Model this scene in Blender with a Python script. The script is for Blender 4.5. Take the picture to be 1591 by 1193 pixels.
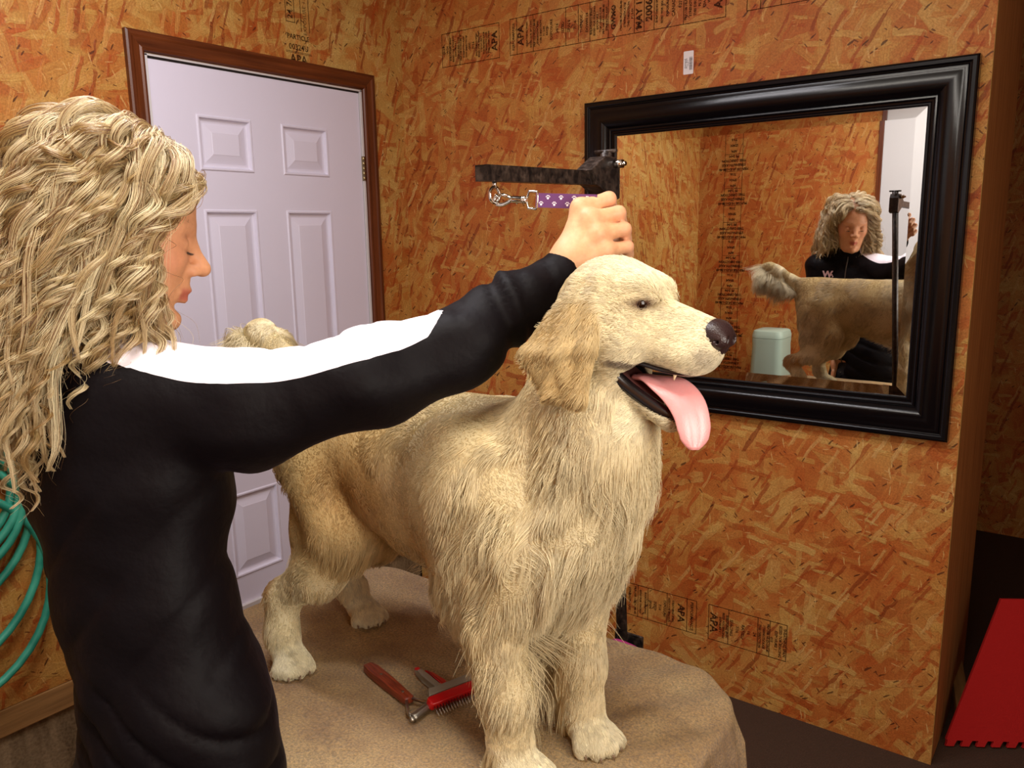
import bpy, bmesh, math, random
import numpy as np
from mathutils import Vector, Matrix, Euler
import openvdb

for o in list(bpy.data.objects):
    bpy.data.objects.remove(o, do_unlink=True)
scene = bpy.context.scene
COL = scene.collection

# ------------------------------------------------------------------ camera
CAMP = np.array([2.3443, -2.4235, 1.5646])
YAW, PITCH, ROLL, FPX = .646, .186, -.017, 1247.0
_f = np.array([-math.sin(YAW)*math.cos(PITCH), math.cos(YAW)*math.cos(PITCH), -math.sin(PITCH)])
_r0 = np.cross(_f, [0, 0, 1]); _r0 /= np.linalg.norm(_r0); _u0 = np.cross(_r0, _f)
CR = _r0*math.cos(ROLL)+_u0*math.sin(ROLL); CU = -_r0*math.sin(ROLL)+_u0*math.cos(ROLL)
cd = bpy.data.cameras.new('camera'); cam = bpy.data.objects.new('camera', cd); COL.objects.link(cam)
M = Matrix((CR, CU, -_f)).transposed().to_4x4(); M.translation = Vector(CAMP)
cam.matrix_world = M
cd.sensor_width = 36; cd.sensor_fit = 'HORIZONTAL'; cd.lens = FPX/1591*36; cd.clip_start = .02
scene.camera = cam

def AT(x, y, depth):
    """world point seen at photo pixel (x, y) at the given distance along the view axis"""
    return CAMP + (_f+(x-795.5)/FPX*CR-(y-596.5)/FPX*CU)*depth

# ------------------------------------------------------------------ world, lights, exposure
w = bpy.data.worlds.new('world'); scene.world = w; w.use_nodes = True
w.node_tree.nodes['Background'].inputs[0].default_value = (.75, .8, 1, 1)
w.node_tree.nodes['Background'].inputs[1].default_value = 0.0
def area(name, loc, rot, sx, sy, power, col):
    l = bpy.data.lights.new(name, 'AREA'); l.shape = 'RECTANGLE'; l.size = sx; l.size_y = sy
    l.energy = power; l.color = col
    o = bpy.data.objects.new(name, l); COL.objects.link(o); o.location = loc; o.rotation_euler = rot
    return o
area('ceiling_tube_light', (1.85, -2.1, 2.66), (0, 0, 0), 1.15, .12, 25.5, (1, .93, .83))
area('ceiling_tube_light', (1.0, -1.5, 2.66), (0, 0, 0), .9, .12, 17, (.98, .95, 1))
area('side_fill_light', (3.12, -2.15, 1.60), (0, math.radians(90), 0), .8, .8, 27, (1, .94, .84))  # added side fill to brighten dog and jamb, not a known source
scene.view_settings.view_transform = 'Standard'; scene.view_settings.look = 'None'
scene.view_settings.gamma = 1; scene.view_settings.use_curve_mapping = False
scene.view_settings.exposure = 0.0
scene.cycles.use_denoising = True
scene.cycles.use_adaptive_sampling = True; scene.cycles.adaptive_threshold = .02; scene.cycles.max_bounces = 7; scene.cycles.diffuse_bounces = 3
scene.cycles.glossy_bounces = 4; scene.cycles.transparent_max_bounces = 8
scene.cycles.sample_clamp_indirect = 6

# ------------------------------------------------------------------ helpers
def srgb(r, g, b):
    f = lambda c: (c/255/12.92 if c/255 <= .04045 else ((c/255+.055)/1.055)**2.4)
    return (f(r), f(g), f(b), 1)

def mat(name, col=(.8, .8, .8, 1), rough=.5, metal=0, spec=.5, **kw):
    m = bpy.data.materials.new(name); m.use_nodes = True
    b = m.node_tree.nodes['Principled BSDF']
    b.inputs['Base Color'].default_value = col; b.inputs['Roughness'].default_value = rough
    b.inputs['Metallic'].default_value = metal; b.inputs['Specular IOR Level'].default_value = spec
    for k, v in kw.items():
        b.inputs[k.replace('_', ' ')].default_value = v
    return m

class N:
    """tiny node-tree helper"""
    def __init__(s, m): s.t = m.node_tree; s.b = s.t.nodes['Principled BSDF']
    def n(s, typ, props=None, **inp):
        x = s.t.nodes.new(typ)
        for k, v in (props or {}).items(): setattr(x, k, v)
        for k, v in inp.items():
            k = k[1:] if k[0] == '_' else k
            key = int(k) if k.isdigit() else k.replace('_', ' ')
            s.set(x.inputs[key], v)
        return x
    def set(s, sock, v):
        if isinstance(v, bpy.types.NodeSocket): s.t.links.new(v, sock)
        elif isinstance(v, bpy.types.Node): s.t.links.new(v.outputs[0], sock)
        else: sock.default_value = v
    def math(s, op, a, b=0.0, c=0.0, clamp=False):
        x = s.n('ShaderNodeMath', {'operation': op, 'use_clamp': clamp}, _0=a, _1=b, _2=c); return x.outputs[0]
    def mix(s, f, a, b, blend='MIX'):
        x = s.n('ShaderNodeMix', {'data_type': 'RGBA', 'blend_type': blend})
        s.set(x.inputs[0], f); s.set(x.inputs[6], a); s.set(x.inputs[7], b); return x.outputs[2]
    def ramp(s, f, stops, interp='LINEAR'):
        x = s.n('ShaderNodeValToRGB', _0=f); r = x.color_ramp; r.interpolation = interp
        while len(r.elements) < len(stops): r.elements.new(.5)
        for e, (p, c) in zip(r.elements, stops): e.position = p; e.color = c
        return x.outputs[0]
    def noise(s, vec, scale, detail=2, rough=.5, dim='3D'):
        return s.n('ShaderNodeTexNoise', {'noise_dimensions': dim}, Vector=vec, Scale=scale, Detail=detail, Roughness=rough)
    def bump(s, h, strength=.3, dist=.01):
        x = s.n('ShaderNodeBump', Height=h, Strength=strength, Distance=dist); s.t.links.new(x.outputs[0], s.b.inputs['Normal']); return x
    def pos(s): return s.n('ShaderNodeTexCoord').outputs['Object']
    def map(s, vec, loc=(0, 0, 0), rot=(0, 0, 0), scale=(1, 1, 1)):
        return s.n('ShaderNodeMapping', Vector=vec, Location=loc, Rotation=rot, Scale=scale).outputs[0]
    def color(s, c): s.set(s.b.inputs['Base Color'], c)

def link(name, me, m=None, parent=None):
    o = bpy.data.objects.new(name, me); COL.objects.link(o)
    if m is not None:
        for mm in (m if isinstance(m, (list, tuple)) else [m]): me.materials.append(mm)
    if parent is not None: o.parent = parent
    return o
def smooth(o, angle=None):
    me = o.data
    me.polygons.foreach_set('use_smooth', [True]*len(me.polygons))
    if angle:
        try: me.set_sharp_from_angle(angle=math.radians(angle))
        except Exception: pass
    return o
def tag(o, label=None, cat=None, group=None, kind=None):
    for k, v in (('label', label), ('category', cat), ('group', group), ('kind', kind)):
        if v: o[k] = v
    return o
def empty(name, loc=(0, 0, 0), **kw):
    o = bpy.data.objects.new(name, None); COL.objects.link(o); o.location = loc; return tag(o, **kw)

class MB:
    """mesh builder"""
    def __init__(s): s.bm = bmesh.new()
    def box(s, x0, x1, y0, y1, z0, z1, bevel=0, seg=2, M=None, mi=0):
        r = bmesh.ops.create_cube(s.bm, size=1)
        for v in r['verts']:
            v.co = Vector(((x0+x1)/2+v.co.x*(x1-x0), (y0+y1)/2+v.co.y*(y1-y0), (z0+z1)/2+v.co.z*(z1-z0)))
            if M is not None: v.co = M @ v.co
        fs = set(f for v in r['verts'] for f in v.link_faces)
        for f in fs: f.material_index = mi
        if bevel:
            es = list(set(e for v in r['verts'] for e in v.link_edges))
            bmesh.ops.bevel(s.bm, geom=es, offset=bevel, segments=seg, affect='EDGES', profile=.6)
        return s
    def tube(s, pts, r, n=12, caps=True, mi=0, flat=None):
        pts = [Vector(p) for p in pts]; m = len(pts); rr = r if hasattr(r, '__len__') else [r]*m
        rings = []; up = None
        for i, p in enumerate(pts):
            t = (pts[min(i+1, m-1)]-pts[max(i-1, 0)]).normalized()
            if up is None:
                up = Vector((0, 0, 1)) if abs(t.z) < .9 else Vector((1, 0, 0))
                if flat is not None: up = Vector(flat)
            a = t.cross(up).normalized(); up = a.cross(t).normalized()
            rings.append([s.bm.verts.new(p+(a*math.cos(2*math.pi*k/n)+up*math.sin(2*math.pi*k/n))*rr[i]) for k in range(n)])
        for i in range(m-1):
            for k in range(n):
                f = s.bm.faces.new((rings[i][k], rings[i][(k+1) % n], rings[i+1][(k+1) % n], rings[i+1][k])); f.material_index = mi; f.smooth = True
        if caps:
            for rg in (rings[0][::-1], rings[-1]):
                f = s.bm.faces.new(rg); f.material_index = mi
        return s
    def prism(s, pts, z0, z1, M=None, mi=0, bevel=0):
        M = M or Matrix()
        a = [s.bm.verts.new(M @ Vector((p[0], p[1], z0))) for p in pts]; b = [s.bm.verts.new(M @ Vector((p[0], p[1], z1))) for p in pts]
        fs = [s.bm.faces.new(a[::-1]), s.bm.faces.new(b)]
        for i in range(len(pts)):
            j = (i+1) % len(pts); fs.append(s.bm.faces.new((a[i], a[j], b[j], b[i])))
        for f in fs: f.material_index = mi
        if bevel:
            es = list(set(e for f in fs[:2] for e in f.edges))
            bmesh.ops.bevel(s.bm, geom=es, offset=bevel, segments=3, affect='EDGES', profile=.5)
        return s
    def sweep_rect(s, x0, x1, z0, z1, prof, y0=0, mi=0, axis='y'):
        """picture-frame: profile points (inset, height) run round a rectangle in the xz plane, mitred"""
        loops = []
        for (ins, h) in prof:
            c = [(x0+ins, z0+ins), (x1-ins, z0+ins), (x1-ins, z1-ins), (x0+ins, z1-ins)]
            if axis == 'y': loops.append([s.bm.verts.new((a, y0-h, b)) for a, b in c])
            else: loops.append([s.bm.verts.new((y0+h, a, b)) for a, b in c])
        for i in range(len(loops)-1):
            for k in range(4):
                a, b, c, d = loops[i][k], loops[i][(k+1) % 4], loops[i+1][(k+1) % 4], loops[i+1][k]
                f = s.bm.faces.new((a, b, c, d) if axis == 'y' else (d, c, b, a)); f.material_index = mi
        return s
    def uv(s, c, r, M=None, seg=16, ring=10, mi=0):
        q = bmesh.ops.create_uvsphere(s.bm, u_segments=seg, v_segments=ring, radius=1)
        rr = r if hasattr(r, '__len__') else (r, r, r)
        for v in q['verts']:
            p = Vector((v.co.x*rr[0], v.co.y*rr[1], v.co.z*rr[2]))
            if M is not None: p = M @ p
            v.co = p+Vector(c)
        for f in set(f for v in q['verts'] for f in v.link_faces): f.material_index = mi; f.smooth = True
        return s
    def build(s, name, m=None, parent=None, sm=None, recalc=True):
        if recalc: bmesh.ops.recalc_face_normals(s.bm, faces=s.bm.faces)
        me = bpy.data.meshes.new(name); s.bm.to_mesh(me); s.bm.free()
        o = link(name, me, m, parent)
        if sm is not None: smooth(o, sm)
        return o
def struct(o): o['kind'] = 'structure'; return o
def catmull(pts, n=8):
    P = [np.array(p, float) for p in pts]; P = [2*P[0]-P[1]]+P+[2*P[-1]-P[-2]]; out = []
    for i in range(1, len(P)-2):
        for t in np.linspace(0, 1, n, endpoint=False):
            a, b, c, d = P[i-1:i+3]
            out.append(.5*(2*b+(c-a)*t+(2*a-5*b+4*c-d)*t*t+(3*b-3*c+d-a)*t**3))
    out.append(P[-2]); return out
NFUR = 280000
# ================================================================== materials of the room
def osb(name, plane, lean, light, seed=0.0, tan=0.25):
    """oriented strand board: overlapping flat wood strands with fine grain, small dark flecks and pale slivers"""
    m = mat(name, rough=.55, spec=.3); g = N(m); P = g.pos()
    sep = g.n('ShaderNodeSeparateXYZ', _0=P)
    u, v = (sep.outputs[0], sep.outputs[2]) if plane == 'xz' else (sep.outputs[1], sep.outputs[2])
    base = g.n('ShaderNodeCombineXYZ', _0=u, _1=v, _2=seed).outputs[0]
    wob = g.noise(base, 14, 2, dim='2D')
    P2 = g.n('ShaderNodeVectorMath', {'operation': 'MULTIPLY_ADD'}, _0=wob.outputs['Color'], _1=(.020, .020, 0), _2=base).outputs[0]
    col = g.ramp(g.noise(base, 5, 4, dim='2D').outputs[0], [(.32, srgb(168, 98, 42)), (.5, srgb(180, 122, 58)), (.68, srgb(178, 138, 72))] if tan > .5 else [(.32, srgb(166, 92, 40)), (.5, srgb(180, 110, 52)), (.68, srgb(182, 130, 66))])
    hgt = 0.0
    layers = [(lean+.1, .190, .066, .8, .6), (lean+1.25, .150, .050, .5, .55), (lean-.9, .150, .044, .55, .55), (lean+.4, .190, .040, .5, .5),
              (lean-.45, .170, .052, .5, .55), (lean+1.8, .095, .022, .35, .7), (lean-.15, .130, .015, .35, .7)]
    for i, (ang, L, W, dens, al) in enumerate(layers):
        mp = g.map(P2, loc=(3.1*i+seed, 1.7*i, 0), rot=(0, 0, -ang))
        vo = g.n('ShaderNodeTexVoronoi', {'voronoi_dimensions': '2D', 'distance': 'CHEBYCHEV'}, Vector=g.map(mp, scale=(1/L, 1/W, 1)), Scale=1.0, Randomness=1.0)
        cs = g.n('ShaderNodeSeparateColor', _0=vo.outputs['Color'])
        rad = g.math('MULTIPLY_ADD', cs.outputs[0], .30, .22)
        soft = g.n('ShaderNodeMapRange', Value=g.math('SUBTRACT', rad, vo.outputs['Distance']), _1=0.0, _2=.05).outputs[0]
        mask = g.math('MULTIPLY', soft, g.math('LESS_THAN', cs.outputs[1], dens))
        if W > .015:
            st = [(0, srgb(158, 76, 28)), (.2, srgb(178, 92, 38)), (.40-.2*tan, srgb(184, 114, 54)), (.56-.25*tan, srgb(184, 128, 64)), (.8-.3*tan, srgb(*light)), (1, srgb(204, 172, 102))]
        else:
            st = [(0, srgb(128, 54, 18)), (.4, srgb(178, 84, 32)), (.7, srgb(200, 148, 80)), (1, srgb(206, 170, 108))]
        c = g.ramp(cs.outputs[2], st)
        fib = g.noise(g.map(mp, scale=(16, 300, 1)), 1.0, 3, .65, dim='2D').outputs[0]
        c2 = g.mix(g.ramp(fib, [(.42, (.75, .75, .75, 1)), (.6, (0, 0, 0, 1))]), c, g.mix(1.0, c, (.74, .60, .50, 1), 'MULTIPLY'))
        col = g.mix(g.math('MULTIPLY', mask, al), col, c2)
        edge = g.math('MULTIPLY', mask, g.math('MULTIPLY_ADD', cs.outputs[2], .5, .3))
        hgt = g.math('MULTIPLY_ADD', g.math('ADD', edge, g.math('MULTIPLY', fib, .25)), .4, hgt)
    # flecks and slivers, thin and short
    for (ang, L, W, keep, c, al) in ((lean-.5, .030, .0075, .045, srgb(66, 28, 10), .8), (lean+1.3, .022, .0060, .05, srgb(84, 36, 14), .75), (lean+.5, .045, .0060, .05, srgb(210, 176, 114), .6), (lean+1.9, .03, .005, .04, srgb(210, 176, 116), .5)):
        mp = g.map(P2, loc=(11.3*L*100, 5.1, 0), rot=(0, 0, -ang), scale=(1, 1, 1))
        vo = g.n('ShaderNodeTexVoronoi', {'voronoi_dimensions': '2D'}, Vector=g.map(mp, scale=(1/L, 1/W, 1)), Scale=1.0)
        cs = g.n('ShaderNodeSeparateColor', _0=vo.outputs['Color'])
        k_ = g.math('MULTIPLY', g.math('LESS_THAN', vo.outputs['Distance'], g.math('MULTIPLY', cs.outputs[0], .42)), g.math('LESS_THAN', cs.outputs[1], keep))
        col = g.mix(g.math('MULTIPLY', k_, al), col, c)
    tone = g.ramp(g.noise(base, 1.3, 2, dim='2D').outputs[0], [(.38, (.95, .84, .72, 1)), (.62, (1.04, 1.08, 1.12, 1))])
    col = g.mix(1.0, col, tone, 'MULTIPLY')
    fine = g.noise(base, 190, 3, .7, dim='2D').outputs[0]
    col = g.mix(.5, col, g.mix(1.0, col, g.ramp(fine, [(.3, (.6, .56, .5, 1)), (.7, (1.35, 1.35, 1.35, 1))]), 'MULTIPLY'))
    g.color(col)
    g.bump(g.math('MULTIPLY_ADD', fine, .3, hgt), .6, .003)
    return m
osb_right = osb('osb_right_wall', 'xz', 1.2, (200, 160, 86))
osb_left = osb('osb_left_wall', 'yz', 1.45, (194, 158, 86), 7.3, 1.0)
osb_back = osb('osb_back_wall', 'xz', 1.4, (190, 140, 70), 4.1)

def wood(name, c1, c2, axis=(1, 1, .06), sc=40, rough=.5, spec=.4):
    m = mat(name, rough=rough, spec=spec); g = N(m)
    n = g.noise(g.map(g.pos(), scale=axis), sc, 5, .6).outputs[0]
    g.color(g.ramp(n, [(.3, c1), (.7, c2)])); g.bump(n, .15, .002); return m
casing_v = wood('stained_casing_upright', srgb(66, 26, 8), srgb(112, 56, 24), (1, 1, .05), 60, .35, .5)
casing_h = wood('stained_casing_head', srgb(66, 26, 8), srgb(112, 56, 24), (1, .05, 1), 60, .35, .5)
lumber_y = wood('pine_plate', srgb(120, 86, 48), srgb(168, 126, 74), (1, .06, 1), 50, .7)
lumber_z = wood('pine_stud', srgb(150, 92, 44), srgb(190, 130, 72), (1, 1, .06), 50, .7)
m_edge = wood('board_edge', srgb(146, 104, 46), srgb(196, 152, 82), (1, 1, .3), 90, .8)

m_floor = mat('ribbed_brown_carpet', rough=.95, spec=.1); g = N(m_floor); P = g.pos()
wv = g.n('ShaderNodeTexWave', {'wave_type': 'BANDS', 'bands_direction': 'Y'}, Vector=g.map(P, rot=(0, 0, .05)), Scale=55.0, Distortion=.6, Detail=1.0)
nn = g.noise(P, 240, 3).outputs[0]
g.color(g.mix(nn, g.mix(wv.outputs['Fac'], srgb(44, 31, 24), srgb(74, 55, 44)), srgb(92, 72, 60)))
g.bump(g.math('ADD', wv.outputs['Fac'], nn), .6, .004)

m_conc = mat('stem_wall_concrete', rough=.9, spec=.2); g = N(m_conc); P = g.pos()
a = g.noise(g.map(P, scale=(1, 1, .18)), 22, 5).outputs[0]; b = g.noise(P, 120, 4).outputs[0]
g.color(g.ramp(g.math('MULTIPLY_ADD', b, .35, g.math('MULTIPLY', a, .7)), [(.35, srgb(84, 66, 44)), (.7, srgb(158, 136, 104))])); g.bump(b, .4, .004)

m_ceil = mat('ceiling_paint', srgb(206, 200, 190), .9, spec=.1)
m_white = mat('white_door_paint', srgb(222, 218, 236), .42, spec=.4); g = N(m_white)
n1 = g.noise(g.map(g.pos(), scale=(1, 1, .12)), 90, 4).outputs[0]; g.bump(n1, .06, .002)
m_whiteb = mat('white_board_paint', srgb(205, 205, 210), .6, spec=.2)

# ================================================================== the setting
# wall with the door: boards above a sill, on a poured stem wall
DY0, DY1, DZ0, DZ1 = -1.066, -.236, .300, 2.088       # door slab
b = MB()
b.box(-.012, 0, -2.87, DY0-.01, .298, 2.74); b.box(-.012, 0, DY1+.01, 0, .298, 2.74)
b.box(-.012, 0, DY0-.01, DY1+.01, DZ1+.012, 2.74)
wall_left = struct(b.build('wall_left', osb_left))
struct(MB().box(-.16, -.010, -2.87, 0, 0, .216).build('wall_left_base', m_conc))
struct(MB().box(-.14, .004, -2.86, -.002, .218, .296, .003).build('trim_1', lumber_y))
wall_right = struct(MB().box(0, 2.040, 0, .012, 0, 2.74).build('wall_right', osb_right))
struct(MB().box(1.56, 2.0405, .0125, .60, 0, 2.74, .002).build('wall_right_framing', lumber_z))
struct(MB().box(2.0402, 2.0412, .0, .0122, 0.0, 2.74).build('trim_2', m_edge))
struct(MB().box(-.1, 1.13, -2.882, -2.87, 0, 2.74).build('wall_back', osb_back))
struct(MB().box(1.95, 3.3, -2.882, -2.87, 0, 2.74).build('wall_back', osb_back))
struct(MB().box(1.13, 1.95, -2.882, -2.87, 2.70, 2.74).build('wall_back', osb_back))
struct(MB().box(3.2, 3.212, -2.87, 3.0, 0, 2.74).build('wall_side', osb_left))
struct(MB().box(-.2, 3.3, -3.0, 3.1, -.05, 0).build('floor', m_floor))
struct(MB().box(-.2, 3.3, -3.0, 3.1, 2.74, 2.78).build('ceiling', m_ceil))
wf = MB()  # made-up frame added round the side fill, no known opening here
for (y0, y1, z0, z1) in ((-2.62, -1.68, 1.15, 1.20), (-2.62, -1.68, 2.0, 2.05), (-2.62, -2.57, 1.20, 2.0), (-1.73, -1.68, 1.20, 2.0)): wf.box(3.17, 3.2, y0, y1, z0, z1, .003)
struct(wf.build('fill_frame_1', m_whiteb))
# the unlit store behind the opening
struct(MB().box(-.1, 3.3, 2.2, 2.212, 0, 2.74).build('wall_store', osb_back))
struct(MB().box(1.55, 1.562, .60, 2.2, 0, 2.74).build('wall_store', osb_left))

# back door, flat white slab with dark jamb
d2 = struct(MB().box(1.155, 1.925, -2.90, -2.872, .01, 2.67, .002).build('door_2', m_whiteb))
j = MB(); j.box(1.13, 1.155, -2.885, -2.86, 0, 2.70, .002); j.box(1.925, 1.95, -2.885, -2.86, 0, 2.70, .002); j.box(1.155, 1.925, -2.885, -2.86, 2.67, 2.70)
struct(j.build('trim_3', casing_v))

# panelled door
door = struct(empty('door_1', (0, 0, 0)))
bm = MB(); xf = -.004
panels = []
def PXL(x, y):       # photo pixel on the plane of the door
    r = _f+(x-795.5)/FPX*CR-(y-596.5)/FPX*CU; t = -CAMP[0]/r[0]; q = CAMP+r*t; return q[1], q[2]
cols = [(-.921, -.720), (-.601, -.397)]
rows = [(1.775, 1.946), (.800, 1.655), (.400, .700)]
ys = sorted([DY0, DY1]+[c for q in cols for c in q]); zs = sorted([DZ0, DZ1]+[c for q in rows for c in q])
def isp(y, z): return any(a < y < b for a, b in cols) and any(a < z < b for a, b in rows)
for i in range(len(ys)-1):
    for k in range(len(zs)-1):
        if not isp((ys[i]+ys[i+1])/2, (zs[k]+zs[k+1])/2):
            vs = [bm.bm.verts.new((xf, a, b)) for a, b in ((ys[i], zs[k]), (ys[i+1], zs[k]), (ys[i+1], zs[k+1]), (ys[i], zs[k+1]))]
            bm.bm.faces.new(vs)
for a, b_ in cols:
    for c, d_ in rows:
        bm.sweep_rect(a, b_, c, d_, [(0, 0), (.004, .0035), (.009, .003), (.013, -.006), (.018, -.008), (.024, -.008), (.050, -.001), (.052, 0)], xf, axis='x')
        vs = [bm.bm.verts.new((xf, p, q)) for p, q in ((a+.052, c+.052), (b_-.052, c+.052), (b_-.052, d_-.052), (a+.052, d_-.052))]
        bm.bm.faces.new(vs)
bm.box(-.045, xf-.009, DY0, DY1, DZ0, DZ1)
bmesh.ops.remove_doubles(bm.bm, verts=bm.bm.verts, dist=1e-5)
slab = bm.build('door_slab', m_white, door, recalc=True)
# stops and weather strip
b = MB(); m_strip = mat('door_stop_white', srgb(210, 205, 205), .5); m_dark = mat('weather_seal', srgb(25, 18, 16), .8)
b.box(-.05, .004, DY0-.010, DY0-.002, DZ0, DZ1+.010); b.box(-.05, .004, DY1+.002, DY1+.010, DZ0, DZ1+.010); b.box(-.05, .004, DY0-.010, DY1+.010, DZ1+.006, DZ1+.012)
b.build('door_jamb', m_strip, door)
b = MB(); b.box(-.02, -.001, DY0, DY1, DZ1+.001, DZ1+.006); b.build('door_seal', m_dark, door)
b = MB(); b.box(-.05, .012, DY0-.01, DY1+.01, .285, .3); b.build('door_threshold', m_strip, door)
# hinges on the right edge
m_brass = mat('hinge_metal', srgb(176, 160, 120), .35, .9)
for z in (1.815, .50, 1.16):
    h = MB(); h.box(-.003, -.0005, DY1-.001, DY1+.010, z-.045, z+.045)
    for i in range(5):
        h.tube([(.004, DY1+.003, z-.045+i*.018+.0005), (.004, DY1+.003, z-.045+(i+1)*.018-.0008)], .0052, 10)
    h.build('door_hinge', m_brass, door)
# casing: stepped profile, mitred head
def casing(pieces):
    prof = [(0, 0), (0, .016), (.006, .019), (.014, .019), (.020, .016), (.040, .013), (.046, .016), (.052, .014), (.056, .009), (.056, 0)]
    y0, y1, z1 = DY0-.012, DY1+.012, DZ1+.014
    out = []
    for side in ('l', 'r', 't'):
        b = MB(); rows_ = []
        for (w_, h_) in prof:
            o_ = .056-w_
            if side == 'l': rows_.append([(h_, y0-o_, .285), (h_, y0-o_, z1+o_)])
            if side == 'r': rows_.append([(h_, y1+o_, .285), (h_, y1+o_, z1+o_)])
            if side == 't': rows_.append([(h_, y0-o_, z1+o_), (h_, y1+o_, z1+o_)])
        vs = [[b.bm.verts.new(p) for p in r_] for r_ in rows_]
        for i in range(len(vs)-1): b.bm.faces.new((vs[i][0], vs[i][1], vs[i+1][1], vs[i+1][0]))
        b.bm.faces.new([v[0] for v in vs]); b.bm.faces.new([v[1] for v in vs])
        b.build('door_casing', casing_h if side == 't' else casing_v, door)
casing(0)
# ================================================================== grade stamps, sticker
def text_into(bm, s, size, M, mi=0, bold=0.0):
    c = bpy.data.curves.new('t', 'FONT'); c.body = s; c.size = size; c.offset = bold; c.align_x = 'CENTER'; c.align_y = 'CENTER'; c.resolution_u = 2
    o = bpy.data.objects.new('t', c); me = bpy.data.meshes.new_from_object(o)
    me.transform(M); n0 = len(bm.verts); bm.from_mesh(me)
    bpy.data.objects.remove(o); bpy.data.curves.remove(c); bpy.data.meshes.remove(me)
ink = mat('stamp_ink', srgb(44, 22, 12), .8, spec=.1); g = N(ink)
a_ = g.ramp(g.noise(g.pos(), 120, 3).outputs[0], [(.30, (.25, .25, .25, 1)), (.50, (1, 1, 1, 1))]); g.set(g.b.inputs['Alpha'], g.math('MULTIPLY', a_, .82))
rnd = random.Random(4)
def stamp(name, frame, x0, x1, z0, z1, cols_, rot=90, edges=True, parent=None):
    """frame(u, v) -> matrix on the wall; cols_: list of (u0, u1, [lines]) text runs across, turned 90 degrees"""
    b = MB(); T = .0022
    def seg(u0, v0, u1, v1):
        mm = frame(0, 0)
        b.box(min(u0, u1)-T/2, max(u0, u1)+T/2, min(v0, v1)-T/2, max(v0, v1)+T/2, 0, .0003, M=mm)
    if edges:
        seg(x0, z0, x1, z0); seg(x0, z1, x1, z1)
    for (u0, u1, lines, sz, rule) in cols_:
        if rule: seg(u0, z0, u0, z1)
        k = len(lines)
        for i, t in enumerate(lines):
            f = (i+.5)/k; u = u0+(u1-u0)*(f if rot == 90 else 1-f)
            M_ = frame(u, (z0+z1)/2) @ Matrix.Rotation(math.radians(rot), 4, 'Z') @ Matrix.Translation((0, 0, .0003))
            text_into(b.bm, t, sz, M_, bold=.0011 if sz > .018 else .0005)
    if edges: seg(x1, z0, x1, z1)
    o = b.build(name, ink, parent, recalc=False); return o
def fr_right(u, v): return Matrix.Translation((u, 0, v)) @ Matrix.Rotation(math.radians(90), 4, 'X')
def fr_left(u, v): return Matrix.Translation((0, u, v)) @ Matrix.Rotation(math.radians(90), 4, 'Z') @ Matrix.Rotation(math.radians(90), 4, 'X')
fine1 = ['SHEATHING SPAN', 'SIZED FOR SPACING', 'EXPOSURE 1', 'THICKNESS 0.418']
fine2 = ['PRP-108 HUD-UM-40', 'STRENGTH AXIS', 'THIS DIRECTION', 'PS 2-04']
stamp('grade_stamp', fr_right, .214, .486, 2.185, 2.303, [(.214, .25, ['2R24', 'W24'], .014, 1), (.25, .30, fine1, .010, 1), (.30, .34, fine2[:3], .010, 1), (.34, .375, ['000', '7/16'], .015, 0), (.375, .445, fine1+fine2[1:3], .010, 0), (.445, .486, ['APA'], .036, 0)], 90, True, wall_right)
stamp('grade_stamp', fr_right, .535, 1.335, 2.185, 2.305, [(.535, .565, ['PERFORMANCE'], .013, 1), (.565, .60, ['APA'], .036, 1), (.60, .635, fine1[:2], .010, 0), (.635, .70, fine2+['RATED'], .010, 1), (.70, .77, ['EXPOSURE', '24/16', 'SIZED'], .014, 0), (.77, .82, ['SPAN', '7/16'], .016, 1), (.82, .865, ['THIS SIDE', 'DOWN 24'], .013, 1), (.865, .935, fine1+fine2[:2], .010, 1), (.935, .975, ['GWMO'], .022, 1), (.975, 1.03, fine2, .010, 0), (1.03, 1.065, ['MAY 13'], .030, 1), (1.065, 1.10, ['2006'], .032, 1), (1.10, 1.155, fine1[:3], .010, 1), (1.155, 1.20, ['CANADA', '107'], .015, 0), (1.20, 1.29, fine2+['CSA 0325', 'W24'], .011, 1), (1.29, 1.335, ['APA'], .036, 0)], 90, True, wall_right)
stamp('grade_stamp', fr_right, 1.40, 1.80, 2.19, 2.31, [(1.40, 1.44, ['PERF'], .014, 1), (1.44, 1.5, ['APA'], .036, 1), (1.5, 1.6, fine1, .010, 1), (1.6, 1.8, fine2+fine1, .010, 1)], 90, True, wall_right)
stamp('grade_stamp', fr_right, .98, 1.295, .191, .312, [(.98, 1.07, fine2, .012, 1), (1.07, 1.11, fine1[:2], .010, 1), (1.11, 1.185, ['EXPOSURE', '7/16', 'SIZED', 'SPAN'], .013, 1), (1.185, 1.215, fine1[:2], .010, 1), (1.215, 1.26, ['APA'], .036, 0), (1.26, 1.295, ['PERFORMANCE'], .015, 1)], -90, True, wall_right)
stamp('grade_stamp', fr_right, 1.34, 1.605, .189, .314, [(1.34, 1.375, ['APA'], .038, 1), (1.375, 1.41, fine1[:3], .010, 0), (1.41, 1.47, ['RATED', '7/16', 'SPACING'], .014, 1), (1.47, 1.51, ['24', '16'], .014, 0), (1.51, 1.55, fine2[:3], .011, 1), (1.55, 1.605, fine1[:3]+['010'], .012, 1)], -90, True, wall_right)
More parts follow.
